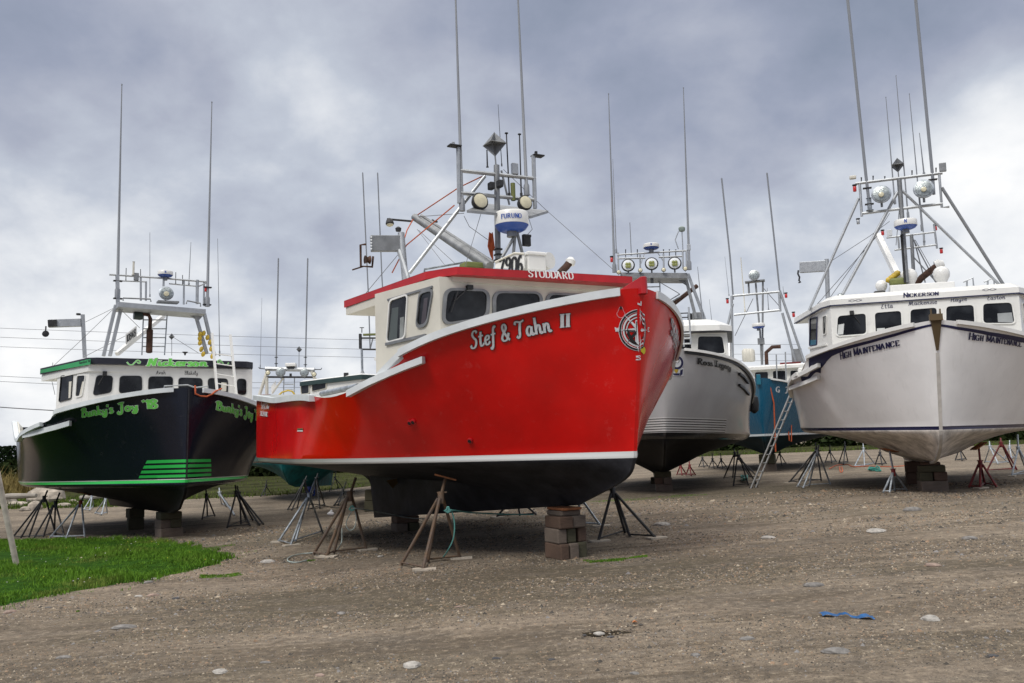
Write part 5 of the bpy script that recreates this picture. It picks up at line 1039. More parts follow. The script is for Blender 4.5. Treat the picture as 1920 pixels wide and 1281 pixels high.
# ================================================================== ground
def und(x, y): return .012*math.sin(x*1.3+y*.7)+.010*math.sin(x*.45-y*1.1+1)+.006*math.sin(x*3.1+y*2.3)
def gmat():
    m = bpy.data.materials.new('gravel_yard'); m.use_nodes = True; t = m.node_tree; b = t.nodes['Principled BSDF']
    tc = N(t, 'ShaderNodeTexCoord').outputs['Object']
    mp = N(t, 'ShaderNodeMapping'); t.links.new(tc, mp.inputs[0]); mp.inputs['Scale'].default_value = (.45, 1.3, 1); mp.inputs['Rotation'].default_value = (0, 0, .12)
    big = noise(t, mp.outputs[0], .35, 9, .7, .5); mid = noise(t, mp.outputs[0], 1.8, 10, .75, .8); fine = noise(t, tc, 11, 9, .8); grit = noise(t, tc, 70, 4, .7)
    c = mixc(t, ramp(t, big, [(.38, 0), (.62, 1)]), (.165, .130, .093), (.31, .252, .188))
    mt = N(t, 'ShaderNodeMapping'); t.links.new(tc, mt.inputs[0]); mt.inputs['Scale'].default_value = (.10, .9, 1); mt.inputs['Rotation'].default_value = (0, 0, -.10)
    c = mixc(t, ramp(t, noise(t, mt.outputs[0], 1.1, 10, .72, .9), [(.49, 0), (.58, .75)]), c, (.085, .065, .042))
    c = mixc(t, ramp(t, noise(t, tc, .6, 10, .75, .8), [(.52, 0), (.62, .7)]), c, (.07, .055, .038))
    for (ex, ey, rx, ry, am) in ((-.6, 11.3, 5.4, 2.3, .75), (6.5, 25.5, 7.5, 3.2, .65), (-7, 21, 5, 3, .5), (8.5, 17.3, 5, .8, .4), (-1.5, 7.6, 2.2, .5, .4), (4.2, 6.9, 2.0, .45, .45), (5.5, 10.5, 2.5, .5, .35), (-3.5, 9.6, 1.8, .4, .35)):   # mossy soil, with boat shade painted into the patches by the hulls
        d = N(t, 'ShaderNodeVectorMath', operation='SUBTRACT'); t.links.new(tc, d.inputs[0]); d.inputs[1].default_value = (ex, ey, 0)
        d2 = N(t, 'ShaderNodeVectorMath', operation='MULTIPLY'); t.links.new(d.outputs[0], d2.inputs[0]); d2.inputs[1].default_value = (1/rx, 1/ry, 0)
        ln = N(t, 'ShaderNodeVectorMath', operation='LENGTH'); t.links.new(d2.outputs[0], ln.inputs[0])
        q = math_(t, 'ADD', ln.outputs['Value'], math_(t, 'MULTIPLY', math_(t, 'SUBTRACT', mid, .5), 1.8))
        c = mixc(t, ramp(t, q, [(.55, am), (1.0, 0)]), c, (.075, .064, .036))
    c = mixc(t, ramp(t, mid, [(.48, 0), (.66, .8)]), c, (.15, .13, .105))
    c = mixc(t, ramp(t, mid, [(.28, .55), (.42, 0)]), c, (.42, .355, .265))
    c = mixc(t, ramp(t, fine, [(.50, 0), (.62, .75)]), c, (.085, .07, .052))
    c = mixc(t, ramp(t, fine, [(.36, .6), (.47, 0)]), c, (.50, .42, .31))
    v = N(t, 'ShaderNodeTexVoronoi'); v.inputs['Scale'].default_value = 38; t.links.new(tc, v.inputs['Vector'])
    st = ramp(t, v.outputs['Distance'], [(.12, 1), (.26, 0)])
    rc = N(t, 'ShaderNodeSeparateColor'); t.links.new(v.outputs['Color'], rc.inputs[0])
    sc = ramp(t, rc.outputs[0], [(0, (.03, .03, .035)), (.45, (.12, .10, .09)), (.8, (.30, .27, .24)), (1, (.50, .47, .43))])
    c = mixc(t, math_(t, 'MULTIPLY', st, .75), c, sc)
    c = mixc(t, ramp(t, grit, [(.35, 0), (.7, .35)]), c, (.12, .10, .085))
    t.links.new(c, b.inputs['Base Color']); b.inputs['Roughness'].default_value = .95; b.inputs['Specular IOR Level'].default_value = .25
    hgt = math_(t, 'ADD', math_(t, 'ADD', math_(t, 'MULTIPLY', fine, .6), math_(t, 'MULTIPLY', mid, 1.2)), math_(t, 'ADD', math_(t, 'MULTIPLY', st, .35), math_(t, 'MULTIPLY', grit, .25)))
    bp = N(t, 'ShaderNodeBump'); bp.inputs['Strength'].default_value = .9; bp.inputs['Distance'].default_value = .05; t.links.new(hgt, bp.inputs['Height']); t.links.new(bp.outputs[0], b.inputs['Normal'])
    return m
def H(x, y):
    d = math.hypot(x, y); return gz(x, y)+und(x, y)*max(0, 1-d/60)
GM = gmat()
PUD = gpt(1148, 1183)
def ground():
    xs = sorted(set([round(float(q), 3) for q in list(np.linspace(-16, 16, 129))+[s*(16+1.5*k+k**2.6*.25) for k in range(1, 22) for s in (-1, 1)]]))
    ys = sorted(set([round(float(q), 3) for q in list(np.linspace(3, 32, 117))+[-40, -15, -5, 0, 1.5]+[32+1.2*k+k**2.6*.35 for k in range(1, 20)]]))
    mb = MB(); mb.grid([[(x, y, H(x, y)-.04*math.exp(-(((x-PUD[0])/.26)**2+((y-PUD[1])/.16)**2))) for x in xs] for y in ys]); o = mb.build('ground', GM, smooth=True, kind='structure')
    o.modifiers.clear()
ground()
m = bpy.data.materials.new('puddle_water'); m.use_nodes = True; bb = m.node_tree.nodes['Principled BSDF']; bb.inputs['Base Color'].default_value = (.05, .042, .03, 1); bb.inputs['Roughness'].default_value = .06
mb = MB(); zp = H(PUD[0], PUD[1])-.02; mb.add([(PUD[0]+.27*math.cos(a)*(1+.12*math.sin(3*a)), PUD[1]+.15*math.sin(a)*(1+.15*math.cos(2*a)), zp) for a in np.linspace(0, 2*math.pi, 28, endpoint=False)], [tuple(range(28))]); mb.build('puddle', m, kind='structure')

# ------------------------------------------------------------------ grass
def grassmat(name, lo, hi, dry=(.16, .14, .05), dryk=.6):
    m = bpy.data.materials.new(name); m.use_nodes = True; t = m.node_tree; b = t.nodes['Principled BSDF']
    tc = N(t, 'ShaderNodeTexCoord').outputs['Object']
    c = mixc(t, ramp(t, noise(t, tc, 1.1, 5, .6), [(.35, 0), (.65, 1)]), lo, hi); c = mixc(t, ramp(t, noise(t, tc, 14, 3), [(.45, 0), (.75, .7)]), c, tuple(q*1.9 for q in hi))
    c = mixc(t, ramp(t, noise(t, tc, .6, 4), [(.55, 0), (.75, dryk)]), c, dry)
    t.links.new(c, b.inputs['Base Color']); b.inputs['Roughness'].default_value = .8; b.inputs['Specular IOR Level'].default_value = .15
    return m
GR = grassmat('lawn_grass', (.046, .105, .007), (.095, .20, .018), dry=(.20, .18, .06), dryk=.7); GRD = grassmat('dry_reeds', (.14, .10, .03), (.20, .16, .06)); GRF = grassmat('far_grass', (.035, .065, .010), (.075, .11, .015))
SOIL = paint('grass_soil', (.025, .07, .008), .95, 0, .3, 4, spec=.03)
def inpoly(p, poly):
    x, y = p[:, 0], p[:, 1]; r = np.zeros(len(p), bool); n = len(poly)
    for i in range(n):
        x0, y0 = poly[i]; x1, y1 = poly[i-1]
        c = ((y0 > y) != (y1 > y)) & (x < (x1-x0)*(y-y0)/(y1-y0+1e-12)+x0); r ^= c
    return r
def blades(name, poly, n, h, w_, mat, label=None, edge=0, base=None, **tags):
    poly = np.array(poly); lo, hi = poly.min(0), poly.max(0)
    p = rng.uniform(lo, hi, (n*3, 2)); 
    pw = p+np.stack([.10*np.sin(p[:, 1]*7)+.08*np.sin(p[:, 0]*11+2), .10*np.sin(p[:, 0]*6)+.07*np.sin(p[:, 1]*13)], 1)*edge
    p = p[inpoly(pw, poly)][:n]; k = len(p)
    clump = .6+.55*np.clip(np.sin(p[:, 0]*5.3+1.7*np.sin(p[:, 1]*4.1))*np.sin(p[:, 1]*6.1+1.3*np.sin(p[:, 0]*3.7)), -1, 1)*.6+.25*np.sin(p[:, 0]*1.7+p[:, 1]*2.2)
    hh = h*np.clip(clump, .35, 1.5)*rng.uniform(.55, 1.35, k); a = rng.uniform(0, 2*np.pi, k); ln = rng.uniform(.1, .75, k)*hh; b = rng.uniform(0, 2*np.pi, k); ww = w_*rng.uniform(.6, 1.4, k)
    z = np.array([H(x, y) for x, y in p])+(0 if base is None else base)
    dx, dy = np.cos(a)*ww/2, np.sin(a)*ww/2
    V = np.empty((k, 5, 3)); cx, cy = np.cos(b)*ln, np.sin(b)*ln
    V[:, 0] = np.stack([p[:, 0]-dx, p[:, 1]-dy, z-.01], 1); V[:, 1] = np.stack([p[:, 0]+dx, p[:, 1]+dy, z-.01], 1)
    V[:, 2] = np.stack([p[:, 0]+dx*.8+cx*.35, p[:, 1]+dy*.8+cy*.35, z+hh*.6], 1); V[:, 3] = np.stack([p[:, 0]-dx*.8+cx*.35, p[:, 1]-dy*.8+cy*.35, z+hh*.6], 1); V[:, 4] = np.stack([p[:, 0]+cx, p[:, 1]+cy, z+hh], 1)
    me = bpy.data.meshes.new(name); me.vertices.add(k*5); me.vertices.foreach_set('co', V.ravel())
    idx = np.arange(k)*5; L = np.stack([idx, idx+1, idx+2, idx+3, idx+3, idx+2, idx+4], 1).ravel()
    me.loops.add(k*7); me.loops.foreach_set('vertex_index', L); me.polygons.add(k*2)
    st = np.stack([np.arange(k)*7, np.arange(k)*7+4], 1).ravel(); me.polygons.foreach_set('loop_start', st); me.polygons.foreach_set('loop_total', np.tile([4, 3], k))
    me.update(calc_edges=True); me.validate(); me.materials.append(mat)
    o = bpy.data.objects.new(name, me); COL.objects.link(o)
    if label: o['label'] = label
    o['category'] = 'grass'; o['kind'] = 'stuff'
    for q, v in tags.items(): o[q] = v
    return o
GP = [gpt(x, y)[:2] for x, y in ((-420, 1190), (-150, 1165), (0, 1138), (60, 1126), (130, 1113), (200, 1102), (280, 1090), (340, 1076), (395, 1062), (428, 1050), (437, 1042), (405, 1031), (350, 1022), (300, 1014), (230, 1012), (120, 1011), (0, 1012), (-200, 1014), (-500, 1040))]
blades('grass', GP, 120000, .115, .012, GR, 'bright green grass patch on the left beside the gravel', 1.0)
GPc = np.mean(np.array(GP), 0); blades('grass_fringe', [tuple(GPc+(np.array(p)-GPc)*1.045) for p in GP], 16000, .06, .010, GR, 'short ragged grass thinning out around the edge of the grass patch', 3.0)
mb = MB(); c = np.mean(np.array(GP), 0); ring = [(p, (c+(np.array(p)-c)*.93), (c+(np.array(p)-c)*.5)) for p in GP]
mb.add([(q[0], q[1], H(*q)-.01) for q, _, _ in ring]+[(q[0], q[1], H(*q)+.022) for _, q, _ in ring]+[(q[0], q[1], H(*q)+.035) for _, _, q in ring]+[(c[0], c[1], H(*c)+.035)], [(i, (i+1) % 19, 19+(i+1) % 19, 19+i) for i in range(19)]+[(19+i, 19+(i+1) % 19, 38+(i+1) % 19, 38+i) for i in range(19)]+[(38+i, 38+(i+1) % 19, 57) for i in range(19)])
mb.build('grass_soil', SOIL, kind='structure')
def tuft(px, py, rx, ry, n, h=.045, lab=None):
    p = gpt(px, py); poly = [(p[0]+rx*math.cos(a)*(1+.2*math.sin(3*a)), p[1]+ry*math.sin(a)*(1+.2*math.cos(2*a))) for a in np.linspace(0, 2*math.pi, 14, endpoint=False)]
    return blades('grass_tuft', poly, n, h, .009, GR, lab, 1.5)
for (px, py, rx, ry, n, l) in ((415, 1080, .42, .25, 1500, 'thin green grass tuft on the gravel just right of the grass patch'), (1150, 1049, .5, .25, 1300, 'sparse green grass growing right of the timber crib under the red bow'), (136, 1147, .10, .06, 160, 'tiny grass tuft on the gravel below the grass patch'), (375, 1028, .8, .35, 1200, 'low grass fringe at the far right tip of the grass patch'),
                            (588, 1052, .10, .06, 120, 'tiny weed beside the rope on the gravel'), (1215, 935, 1.6, .7, 900, 'thin moss and grass under the grey boat')): tuft(px, py, rx, ry, n, .035, l)
# scattered clover and dandelion heads in the grass
mb = MB(); mb.mi = 0
P = rng.uniform(np.array(GP).min(0), np.array(GP).max(0), (900, 2)); P = P[inpoly(P, np.array(GP))][:160]
for i, (x, y) in enumerate(P):
    mb.mi = i % 3 == 0; r = .010+.008*rng.random(); mb.box((x, y, H(x, y)+.09+.04*rng.random()), (r, r, r*.6))
mb.build('small_flowers', [paint('white_petals', (.6, .6, .55)), paint('yellow_petals', (.6, .5, .05))], None, kind='stuff', label='tiny white and yellow flowers dotted through the grass', category='flowers')

# ------------------------------------------------------------------ stones
STM = [paint('stone_%s' % n, c, .85, 0, .25, 14, .5) for n, c in (('grey', (.20, .19, .18)), ('pale', (.38, .36, .33)), ('dark', (.07, .07, .075)), ('pink', (.30, .22, .18)))]
def stone_mb(mb, c, r, flat=.5, seed=0):
    rr = random.Random(seed); n, m_ = 11, 6; vs = []
    ph = [rr.uniform(0, 6) for _ in range(4)]
    for i in range(1, m_):
        th = math.pi*i/m_
        for j in range(n):
            a = 2*math.pi*j/n; k = 1+.16*math.sin(2*a+ph[0])+.10*math.sin(3*a+ph[1]+th)+rr.uniform(-.06, .06)
            vs.append((c[0]+r[0]*k*math.sin(th)*math.cos(a), c[1]+r[1]*k*math.sin(th)*math.sin(a), c[2]+r[2]*math.cos(th)))
    top = len(vs); vs.append((c[0], c[1], c[2]+r[2])); vs.append((c[0], c[1], c[2]-r[2]))
    fs = [(i*n+j, (i+1)*n+j, (i+1)*n+(j+1) % n, i*n+(j+1) % n) for i in range(m_-2) for j in range(n)]+[(top, j, (j+1) % n) for j in range(n)]+[(top+1, (m_-2)*n+(j+1) % n, (m_-2)*n+j) for j in range(n)]
    mb.add(vs, fs)
# (px, py, width px, material, label)
for i, (px, py, wp, k, lab) in enumerate(((18, 1147, 22, 3, 'tan stone at the very left edge on the gravel below the grass'), (90, 1140, 12, 0, 'small stone below the grass patch'), (278, 1095, 17, 0, 'grey stone touching the lower edge of the grass patch'), (290, 1088, 12, 1, 'little pale stone at the lower rim of the grass patch'),
        (232, 1180, 40, 0, 'half buried grey stone on the gravel below the grass patch'), (413, 1262, 30, 1, 'pale rounded stone near the bottom left of the yard'), (772, 1247, 38, 1, 'pale flat stone near the bottom centre edge'), (497, 1242, 18, 0, 'grey stone at the lower left of the yard'), (287, 1118, 20, 3, 'pinkish stone on the gravel near the grass edge'), (260, 1119, 16, 1, 'pale stone on the gravel near the grass edge'), (330, 1123, 16, 2, 'dark stone on the gravel right below the grass'),
        (503, 1054, 28, 1, 'flat pale slab left of the red boat stands'), (1242, 985, 30, 1, 'flat pale stone just right of the stand by the red bow'), (1527, 1097, 34, 0, 'flat grey stone in the middle right of the yard'), (1712, 957, 34, 0, 'broad grey stone in front of the crib of the white boat'), (1642, 997, 40, 1, 'long pale flat stone right of centre in the yard'), (1568, 1226, 46, 0, 'large half buried grey stone near the blue strap'), (1124, 1189, 20, 1, 'pale stone at the near edge of the puddle'),
        (1145, 1195, 13, 2, 'dark stone just below the puddle'), (1096, 1191, 9, 2, 'small dark stone left of the puddle'), (1745, 1160, 38, 1, 'pale flat stone on the right part of the yard'), (1402, 1200, 26, 0, 'grey stone between the puddle and the blue strap'), (1034, 1233, 14, 2, 'dark pebble below and left of the puddle'), (713, 1046, 12, 1, 'small pale stone between two stands under the red boat'), (1305, 1232, 20, 0, 'flat grey stone near the bottom right centre'),
        (1818, 1010, 26, 0, 'grey stone near the right edge of the yard'), (1748, 1062, 30, 3, 'pinkish flat stone at the right of the yard'), (640, 1150, 18, 0, 'grey stone in the open gravel left of centre'), (860, 1140, 14, 3, 'brownish stone below the rusty stand'), (1440, 1010, 26, 1, 'pale stone in the middle distance right of the red bow'), (930, 1230, 16, 2, 'dark stone at the bottom centre'), (1860, 1235, 24, 2, 'dark stone at the bottom right corner'), (120, 1235, 26, 0, 'grey stone at the bottom left corner'), (600, 1265, 20, 3, 'brown stone at the bottom edge left of centre'), (1190, 1262, 18, 0, 'grey stone at the bottom edge right of centre'))):
    p = gpt(px, py); dd = p[1]; r = wp/2/FPX*dd; mb = MB(); rr = random.Random(i)
    stone_mb(mb, (p[0], p[1], H(p[0], p[1])+r*.05), (r, r*rr.uniform(.6, .9), r*rr.uniform(.25, .42)), seed=i)
    mb.build('stone', STM[k], smooth=False, label=lab, category='stone', group='larger stones lying on the gravel')
def gravel():
    n = 130000; y = 4.2+rng.random(n)**1.25*20; x = rng.uniform(-.70, .70, n)*y
    k = np.sin(x*1.1+y*2.3+1.5*np.sin(x*.6-y*.9))+np.sin(x*.5-y*1.9+2)+rng.normal(0, .9, n); keep = k > -.2; x, y = x[keep], y[keep]; n = len(x)
    r = (.0035+.0011*y)*rng.uniform(.55, 1.3, n)*np.where(rng.random(n) < .02, 2.2, 1); z = np.array([H(a, c) for a, c in zip(x, y)])
    a0 = rng.uniform(0, 6.28, n); V = np.empty((n, 5, 3)); e = rng.uniform(.6, 1, n)
    for j in range(4): V[:, j] = np.stack([x+r*np.cos(a0+j*1.5708)*rng.uniform(.8, 1.2, n), y+r*e*np.sin(a0+j*1.5708)*rng.uniform(.8, 1.2, n), z-.003], 1)
    V[:, 4] = np.stack([x+r*.3*rng.normal(size=n), y+r*.3*rng.normal(size=n), z+r*rng.uniform(.35, .8, n)], 1)
    me = bpy.data.meshes.new('gravel'); me.vertices.add(n*5); me.vertices.foreach_set('co', V.ravel()); i = np.arange(n)*5
    L = np.stack([i, i+1, i+4, i+1, i+2, i+4, i+2, i+3, i+4, i+3, i, i+4], 1).ravel(); me.loops.add(n*12); me.loops.foreach_set('vertex_index', L)
    me.polygons.add(n*4); me.polygons.foreach_set('loop_start', np.arange(n*4)*3); me.polygons.foreach_set('loop_total', np.full(n*4, 3))
    for q in PEB: me.materials.append(q)
    me.polygons.foreach_set('material_index', np.repeat(rng.choice(len(PEB), n, p=[.40, .10, .30, .12, .08]), 4)); me.update(calc_edges=True)
    o = bpy.data.objects.new('gravel', me); COL.objects.link(o); o['kind'] = 'stuff'; o['label'] = 'loose gravel and pebbles strewn over the yard'; o['category'] = 'gravel'
PEB = [paint('pebble_%d' % i, c, .9, 0, .2, 9) for i, c in enumerate(((.20, .155, .105), (.38, .32, .24), (.055, .048, .04), (.27, .18, .115), (.20, .19, .185)))]
gravel()
# blue strap, leaf, litter
p0, p1 = gpt(1539, 1155), gpt(1632, 1157)
mb = MB(); P = []
for t in np.linspace(0, 1, 22):
    q = p0+(p1-p0)*t; w_ = .035*(1-math.exp(-((t-0)/.02)**2)) if t < .25 else .006+.030*sstep(.58, .8, t); w_ = .012+.045*(1-sstep(.12, .34, t))+.05*sstep(.6, .85, t); z = H(q[0], q[1])+.012+.012*math.sin(t*17)+.01*rng.random()
    y_ = q[1]+.05*math.sin(t*5)-.06*math.sin(t*math.pi); P.append([(q[0], y_-w_, z), (q[0], y_, z+.018), (q[0], y_+w_, z+.004)])
mb.grid(P); mb.build('strap', paint('blue_cloth', (.004, .09, .27), .6, 0, .25, 20), smooth=True, label='bright blue cloth strap lying on the gravel at the right', category='strap')
p = gpt(1190, 1169); mb = MB(); mb.add([(p[0]-.03, p[1], H(p[0], p[1])+.012), (p[0], p[1]-.025, H(p[0], p[1])+.03), (p[0]+.035, p[1]+.01, H(p[0], p[1])+.01), (p[0], p[1]+.03, H(p[0], p[1])+.03)], [(0, 1, 2, 3)]); mb.build('leaf', paint('orange_leaf', (.42, .13, .03)), label='small curled orange leaf beside the puddle', category='leaf')
p = gpt(620, 966); mb = MB(); stone_mb(mb, (p[0], p[1], H(p[0], p[1])+.05), (.10, .08, .07), seed=91); stone_mb(mb, (p[0]+.02, p[1], H(p[0], p[1])+.12), (.04, .04, .06), seed=92); mb.build('rag', WHV, label='crumpled white rag on the ground behind the red stern', category='rag')

# ================================================================== timber cribs
def keelz(b, x):
    xk = b.xk*b.L
    if x <= xk: return b.kb-b.drag*(1-x/xk)
    s_ = min(1, (x-xk)/(b.L-b.rake-xk)); return b.kb+(b.zw-b.kb)*(1-math.cos(math.asin(s_)))
def crib(b, px, py, courses, who, wid=.62, dep=.6, shift=.3, grp=''):
    p = gpt(px, py); d = p-CAM; d[2] = 0; d /= np.linalg.norm(d); p = p+d*shift
    l = b.M.T@(p-b.o); l[1] *= .35; l[2] = keelz(b, l[0]); top = b.world(l)[2]+.01; wp = b.world(l); g = H(wp[0], wp[1])-.01
    tot = top-g; z = g; sm = sum(q[0] for q in courses); hd = math.atan2(b.M[1, 0], b.M[0, 0])
    names = ['bottom', 'second', 'third', 'fourth', 'top']
    for ci, (h, cnt, mt) in enumerate(courses):
        h = h/sm*tot; cross = ci % 2 == 0
        for k in range(cnt):
            W_ = wid*(1-.0*ci) if cnt > 1 or h > .12 else wid*.7
            ww = W_/cnt-.012
            off = (k-(cnt-1)/2)*(W_/cnt)
            rr = random.Random(ci*7+k+int(px)); a = hd+rr.uniform(-.09, .09)+math.pi/2
            if cross: a += 0
            R = np.array([[math.cos(a), -math.sin(a), 0], [math.sin(a), math.cos(a), 0], [0, 0, 1]])
            o3 = R@np.array([off+rr.uniform(-.012, .012), rr.uniform(-.03, .03), 0])
            mb = MB(); mb.box((0, 0, 0), (ww if cnt > 1 else W_, dep, h-.004)); kk = mb.build('timber_block', WOODS[(mt+k) % 3] if mt < 3 else PLY, bevel=.02)
            W_ = W_
            kk.scale = (rr.uniform(.93, 1.0), rr.uniform(.9, 1.06), 1)
            kk.location = (wp[0]+o3[0], wp[1]+o3[1], z+h/2); kk.rotation_euler = (0, 0, a)
            side = '' if cnt == 1 else [' left', ' right'][k] if cnt == 2 else [' left', ' middle', ' right'][k]
            cn = 'topmost' if ci == len(courses)-1 else ['bottom', 'second', 'third', 'fourth', 'fifth'][ci]+' course'
            kk['label'] = '%s%s timber block of the crib %s' % (cn, side, who); kk['category'] = 'timber block'; kk['group'] = 'timber blocks of the crib '+who
        z += h
crib(RED, 1040, 1052, [(.26, 3, 0), (.24, 3, 1), (.20, 2, 0), (.09, 1, 1), (.05, 1, 3)], 'under the bow of the red boat', .54, .50, .34)
crib(RED, 765, 996, [(.5, 2, 1), (.4, 1, 0)], 'under the after keel of the red boat', .56, .5, .3)
crib(BLK, 327, 1006, [(.32, 1, 1), (.3, 2, 1), (.25, 1, 2)], 'under the bow of the black boat', .58, .6, .34)
crib(BLK, 245, 994, [(.5, 1, 2), (.4, 1, 2)], 'under the after keel of the black boat', .45, .5, .3)
crib(WHT, 1748, 922, [(.35, 1, 1), (.3, 2, 2), (.22, 1, 2), (.10, 1, 0)], 'under the bow of the white boat', .66, .6, .34)
crib(WHT, 1704, 908, [(.5, 1, 0), (.5, 1, 0)], 'under the after keel of the white boat', .5, .5, .3)
crib(GRY, 1248, 922, [(.4, 1, 3-2), (.35, 2, 0), (.3, 1, 2)], 'under the bow of the grey boat', .56, .6, .34)
crib(GRY, 1226, 907, [(.5, 1, 2), (.5, 1, 2)], 'under the after keel of the grey boat', .45, .5, .3)
crib(TEA, 1442, 884, [(.4, 1, 1), (.5, 1, 2)], 'under the bow of the teal boat', .7, .6, .3)
crib(GRN, 548, 929, [(.4, 1, 1), (.4, 1, 1)], 'under the bow of the dark green boat', .6, .6, .3)
crib(OTH, 682, 960, [(.4, 1, 2), (.4, 1, 2)], 'of the boat behind the red stern', .45, .5, .3)

# ================================================================== boat stands
STY = {'rust': (RUST, .028), 'galv': (GALV, .026), 'dark': (DARK, .026), 'red': (REDST, .028)}
def stand(collar, feet, sty, label, top=None, pad=None, planks=(), hz=None, grp='steel boat stands'):
    mat, r = STY[sty]; F = [gpt(*f) for f in feet]; Y = np.mean([f[1] for f in F])
    c = at(collar[0], collar[1], Y); base = np.mean(F, 0)
    root = empty('boat_stand', (base[0], base[1], H(base[0], base[1])), label=label, category='boat stand', group=grp); o = np.array(root.location)
    F = [np.array([f[0], f[1], H(f[0], f[1])+.015]) for f in F]
    hd = c+np.array([0, 0, -.04])
    for f in F:
        mb = MB(); off = (f-c)*np.array([1, 1, 0]); off = off/(np.linalg.norm(off)+1e-9)*.05; mb.tube([f-o, hd+off-o], r, 7); mb.build('leg', mat, root, smooth=True)
    mb = MB(); n = len(F)
    for i in range(n):
        if n == 4 and i == 3: continue
        a, q = F[i], F[(i+1) % n]; mb.tube([a-o+(0, 0, .04), q-o+(0, 0, .04)], r*.6, 5)
    mb.build('brace', mat, root, smooth=True)
    mb = MB(); mb.lathe([(r*2, -.12), (r*2, .05), (r*1.6, .07)], c-o, n=10); mb.build('collar', REDST if sty in ('galv',) and pad else mat, root, smooth=True)
    if top:
        tp = at(top[0], top[1], Y+.15); mb = MB(); mb.tube([c-o, tp-o], r*.95, 7)
        u = (tp-c)/np.linalg.norm(tp-c); mb.tube([c-o+u*.06+(-.08, 0, 0), c-o+u*.06+(.08, 0, 0)], r*.5, 5); mb.build('screw', mat, root, smooth=True)
        if pad:
            mb = MB(); ax = np.array([.93, .1, -pad]); ax /= np.linalg.norm(ax); bx = np.cross([0, 0, 1.], ax); bx /= np.linalg.norm(bx); R = np.array([ax, bx, np.cross(ax, bx)]).T
            mb.box(tp-o+np.array([0, 0, .02]), (.36, .26, .025), R); mb.build('pad', PLY, root)
    for f in planks:
        q = F[f]; mb = MB(); mb.box((0, 0, 0), (.36, .17, .03)); k = mb.build('plank', PLANK, label='plank under a foot of the '+' '.join(label.split(',')[0].split()[:10]), category='plank', group='planks under stand feet'); k.location = (q[0]+.02, q[1], H(q[0], q[1])+.016); k.rotation_euler = (.02, 0, random.Random(int(q[0]*100)).uniform(-.4, .9))
stand((827, 930), [(752, 1062), (793, 1070), (802, 1056), (863, 1048)], 'rust', 'rusty stand with orange pad, nearest of all, at the middle of the red hull', (835, 897), .28, (1, 3))
stand((656, 928), [(588, 1041), (612, 1046), (626, 1040), (687, 1033)], 'rust', 'rusty stand with teal rope tied round it, under the red boat', (667, 896), None, (1, 3))
stand((580, 930), [(522, 1018), (545, 1024), (554, 1017), (605, 1001)], 'galv', 'silvery galvanised stand under the red stern', (592, 898), None, (0, 1))
stand((1149, 921), [(1122, 1016), (1172, 1001), (1181, 1008), (1229, 1010)], 'dark', 'dark stand to the right of the red bow crib', (1141, 912), None, (0, 3))
stand((1090, 935), [(1086, 986), (1078, 981), (1126, 989)], 'galv', 'stand seen just right of the red bow crib, on the far side of the keel', (1082, 925), None, (2,))
stand((965, 930), [(931, 972), (975, 969), (1006, 967)], 'dark', 'stand on the far side of the red boat, only its feet showing below the keel', (962, 920), None, (0,))
stand((571, 903), [(539, 957), (547, 958), (557, 954), (586, 948)], 'dark', 'dark stand left of the blue barrel behind the red stern', (575, 893), None)
stand((593, 898), [(577, 958), (600, 955), (609, 948)], 'dark', 'dark stand just right of the blue barrel behind the red stern', (596, 888), None)
stand((628, 896), [(618, 922), (636, 919), (645, 918)], 'dark', 'small far stand with a teal rope knot, seen under the red stern', (630, 885), None)
stand((643, 921), [(626, 950), (634, 949), (646, 933)], 'dark', 'dark stand behind the rusty roped stand, under the red boat', (649, 903), None)
stand((499, 911), [(489, 932), (496, 930), (509, 927)], 'dark', 'far dark stand under the left side of the dark green boat', (500, 900), None)
stand((83, 934), [(24, 1008), (39, 1009), (54, 1008), (105, 1005)], 'dark', 'leftmost dark stand under the black boat, standing at the grass edge', (89, 920), None)
stand((104, 944), [(64, 1009), (81, 1008), (102, 1001), (121, 1008)], 'dark', 'second dark stand from the left under the black boat', (112, 924), None)
stand((151, 943), [(94, 1009), (124, 1011), (159, 1008)], 'galv', 'galvanised stand with orange pad and red collar under the black boat', (159, 926), .35)
stand((387, 929), [(379, 975), (389, 971), (403, 969)], 'dark', 'slim dark stand on the right side of the black bow, left of the others there', (386, 915), None)
stand((443, 924), [(426, 991), (461, 976), (469, 988)], 'dark', 'dark stand with widely spread legs right of the black bow', (441, 910), None)
stand((448, 926), [(452, 985), (474, 976), (487, 987), (494, 985)], 'dark', 'dark stand nearest the red stern, right of the black bow', (445, 912), None)
stand((412, 925), [(415, 945), (424, 951), (431, 952), (440, 968)], 'galv', 'silver stand far behind the right side of the black bow', (411, 915), None)
stand((172, 931), [(157, 957), (168, 959), (176, 950)], 'galv', 'small silver trestle far behind the black boat, left of its twin', (173, 926), None)
stand((198, 935), [(178, 964), (190, 967), (201, 963)], 'galv', 'small silver trestle far behind the black boat, right of its twin', (199, 929), None)
stand((1378, 851), [(1357, 898), (1374, 897), (1407, 896), (1422, 897)], 'dark', 'dark stand with a wide base under the right side of the grey boat', (1376, 842), None)
stand((1385, 856), [(1375, 912), (1403, 910), (1419, 909)], 'dark', 'dark stand closest to the foot of the long ladder', (1382, 845), None)
for i, (x, y, s_, l) in enumerate(((1276, 873, 'red', 'thin red stand leg set just right of the grey crib'), (1293, 874, 'red', 'second thin red stand right of the grey crib'), (1317, 860, 'dark', 'far dark stand under the grey boat, left of three'), (1336, 862, 'dark', 'far dark stand under the grey boat, middle of three'), (1352, 862, 'dark', 'far dark stand under the grey boat, right of three'))):
    dy = 18 if i < 2 else 16; stand((x, y), [(x-7, y+dy), (x+3, y+dy+1), (x+11, y+dy-1)], s_, l, (x-1, y-12), None)
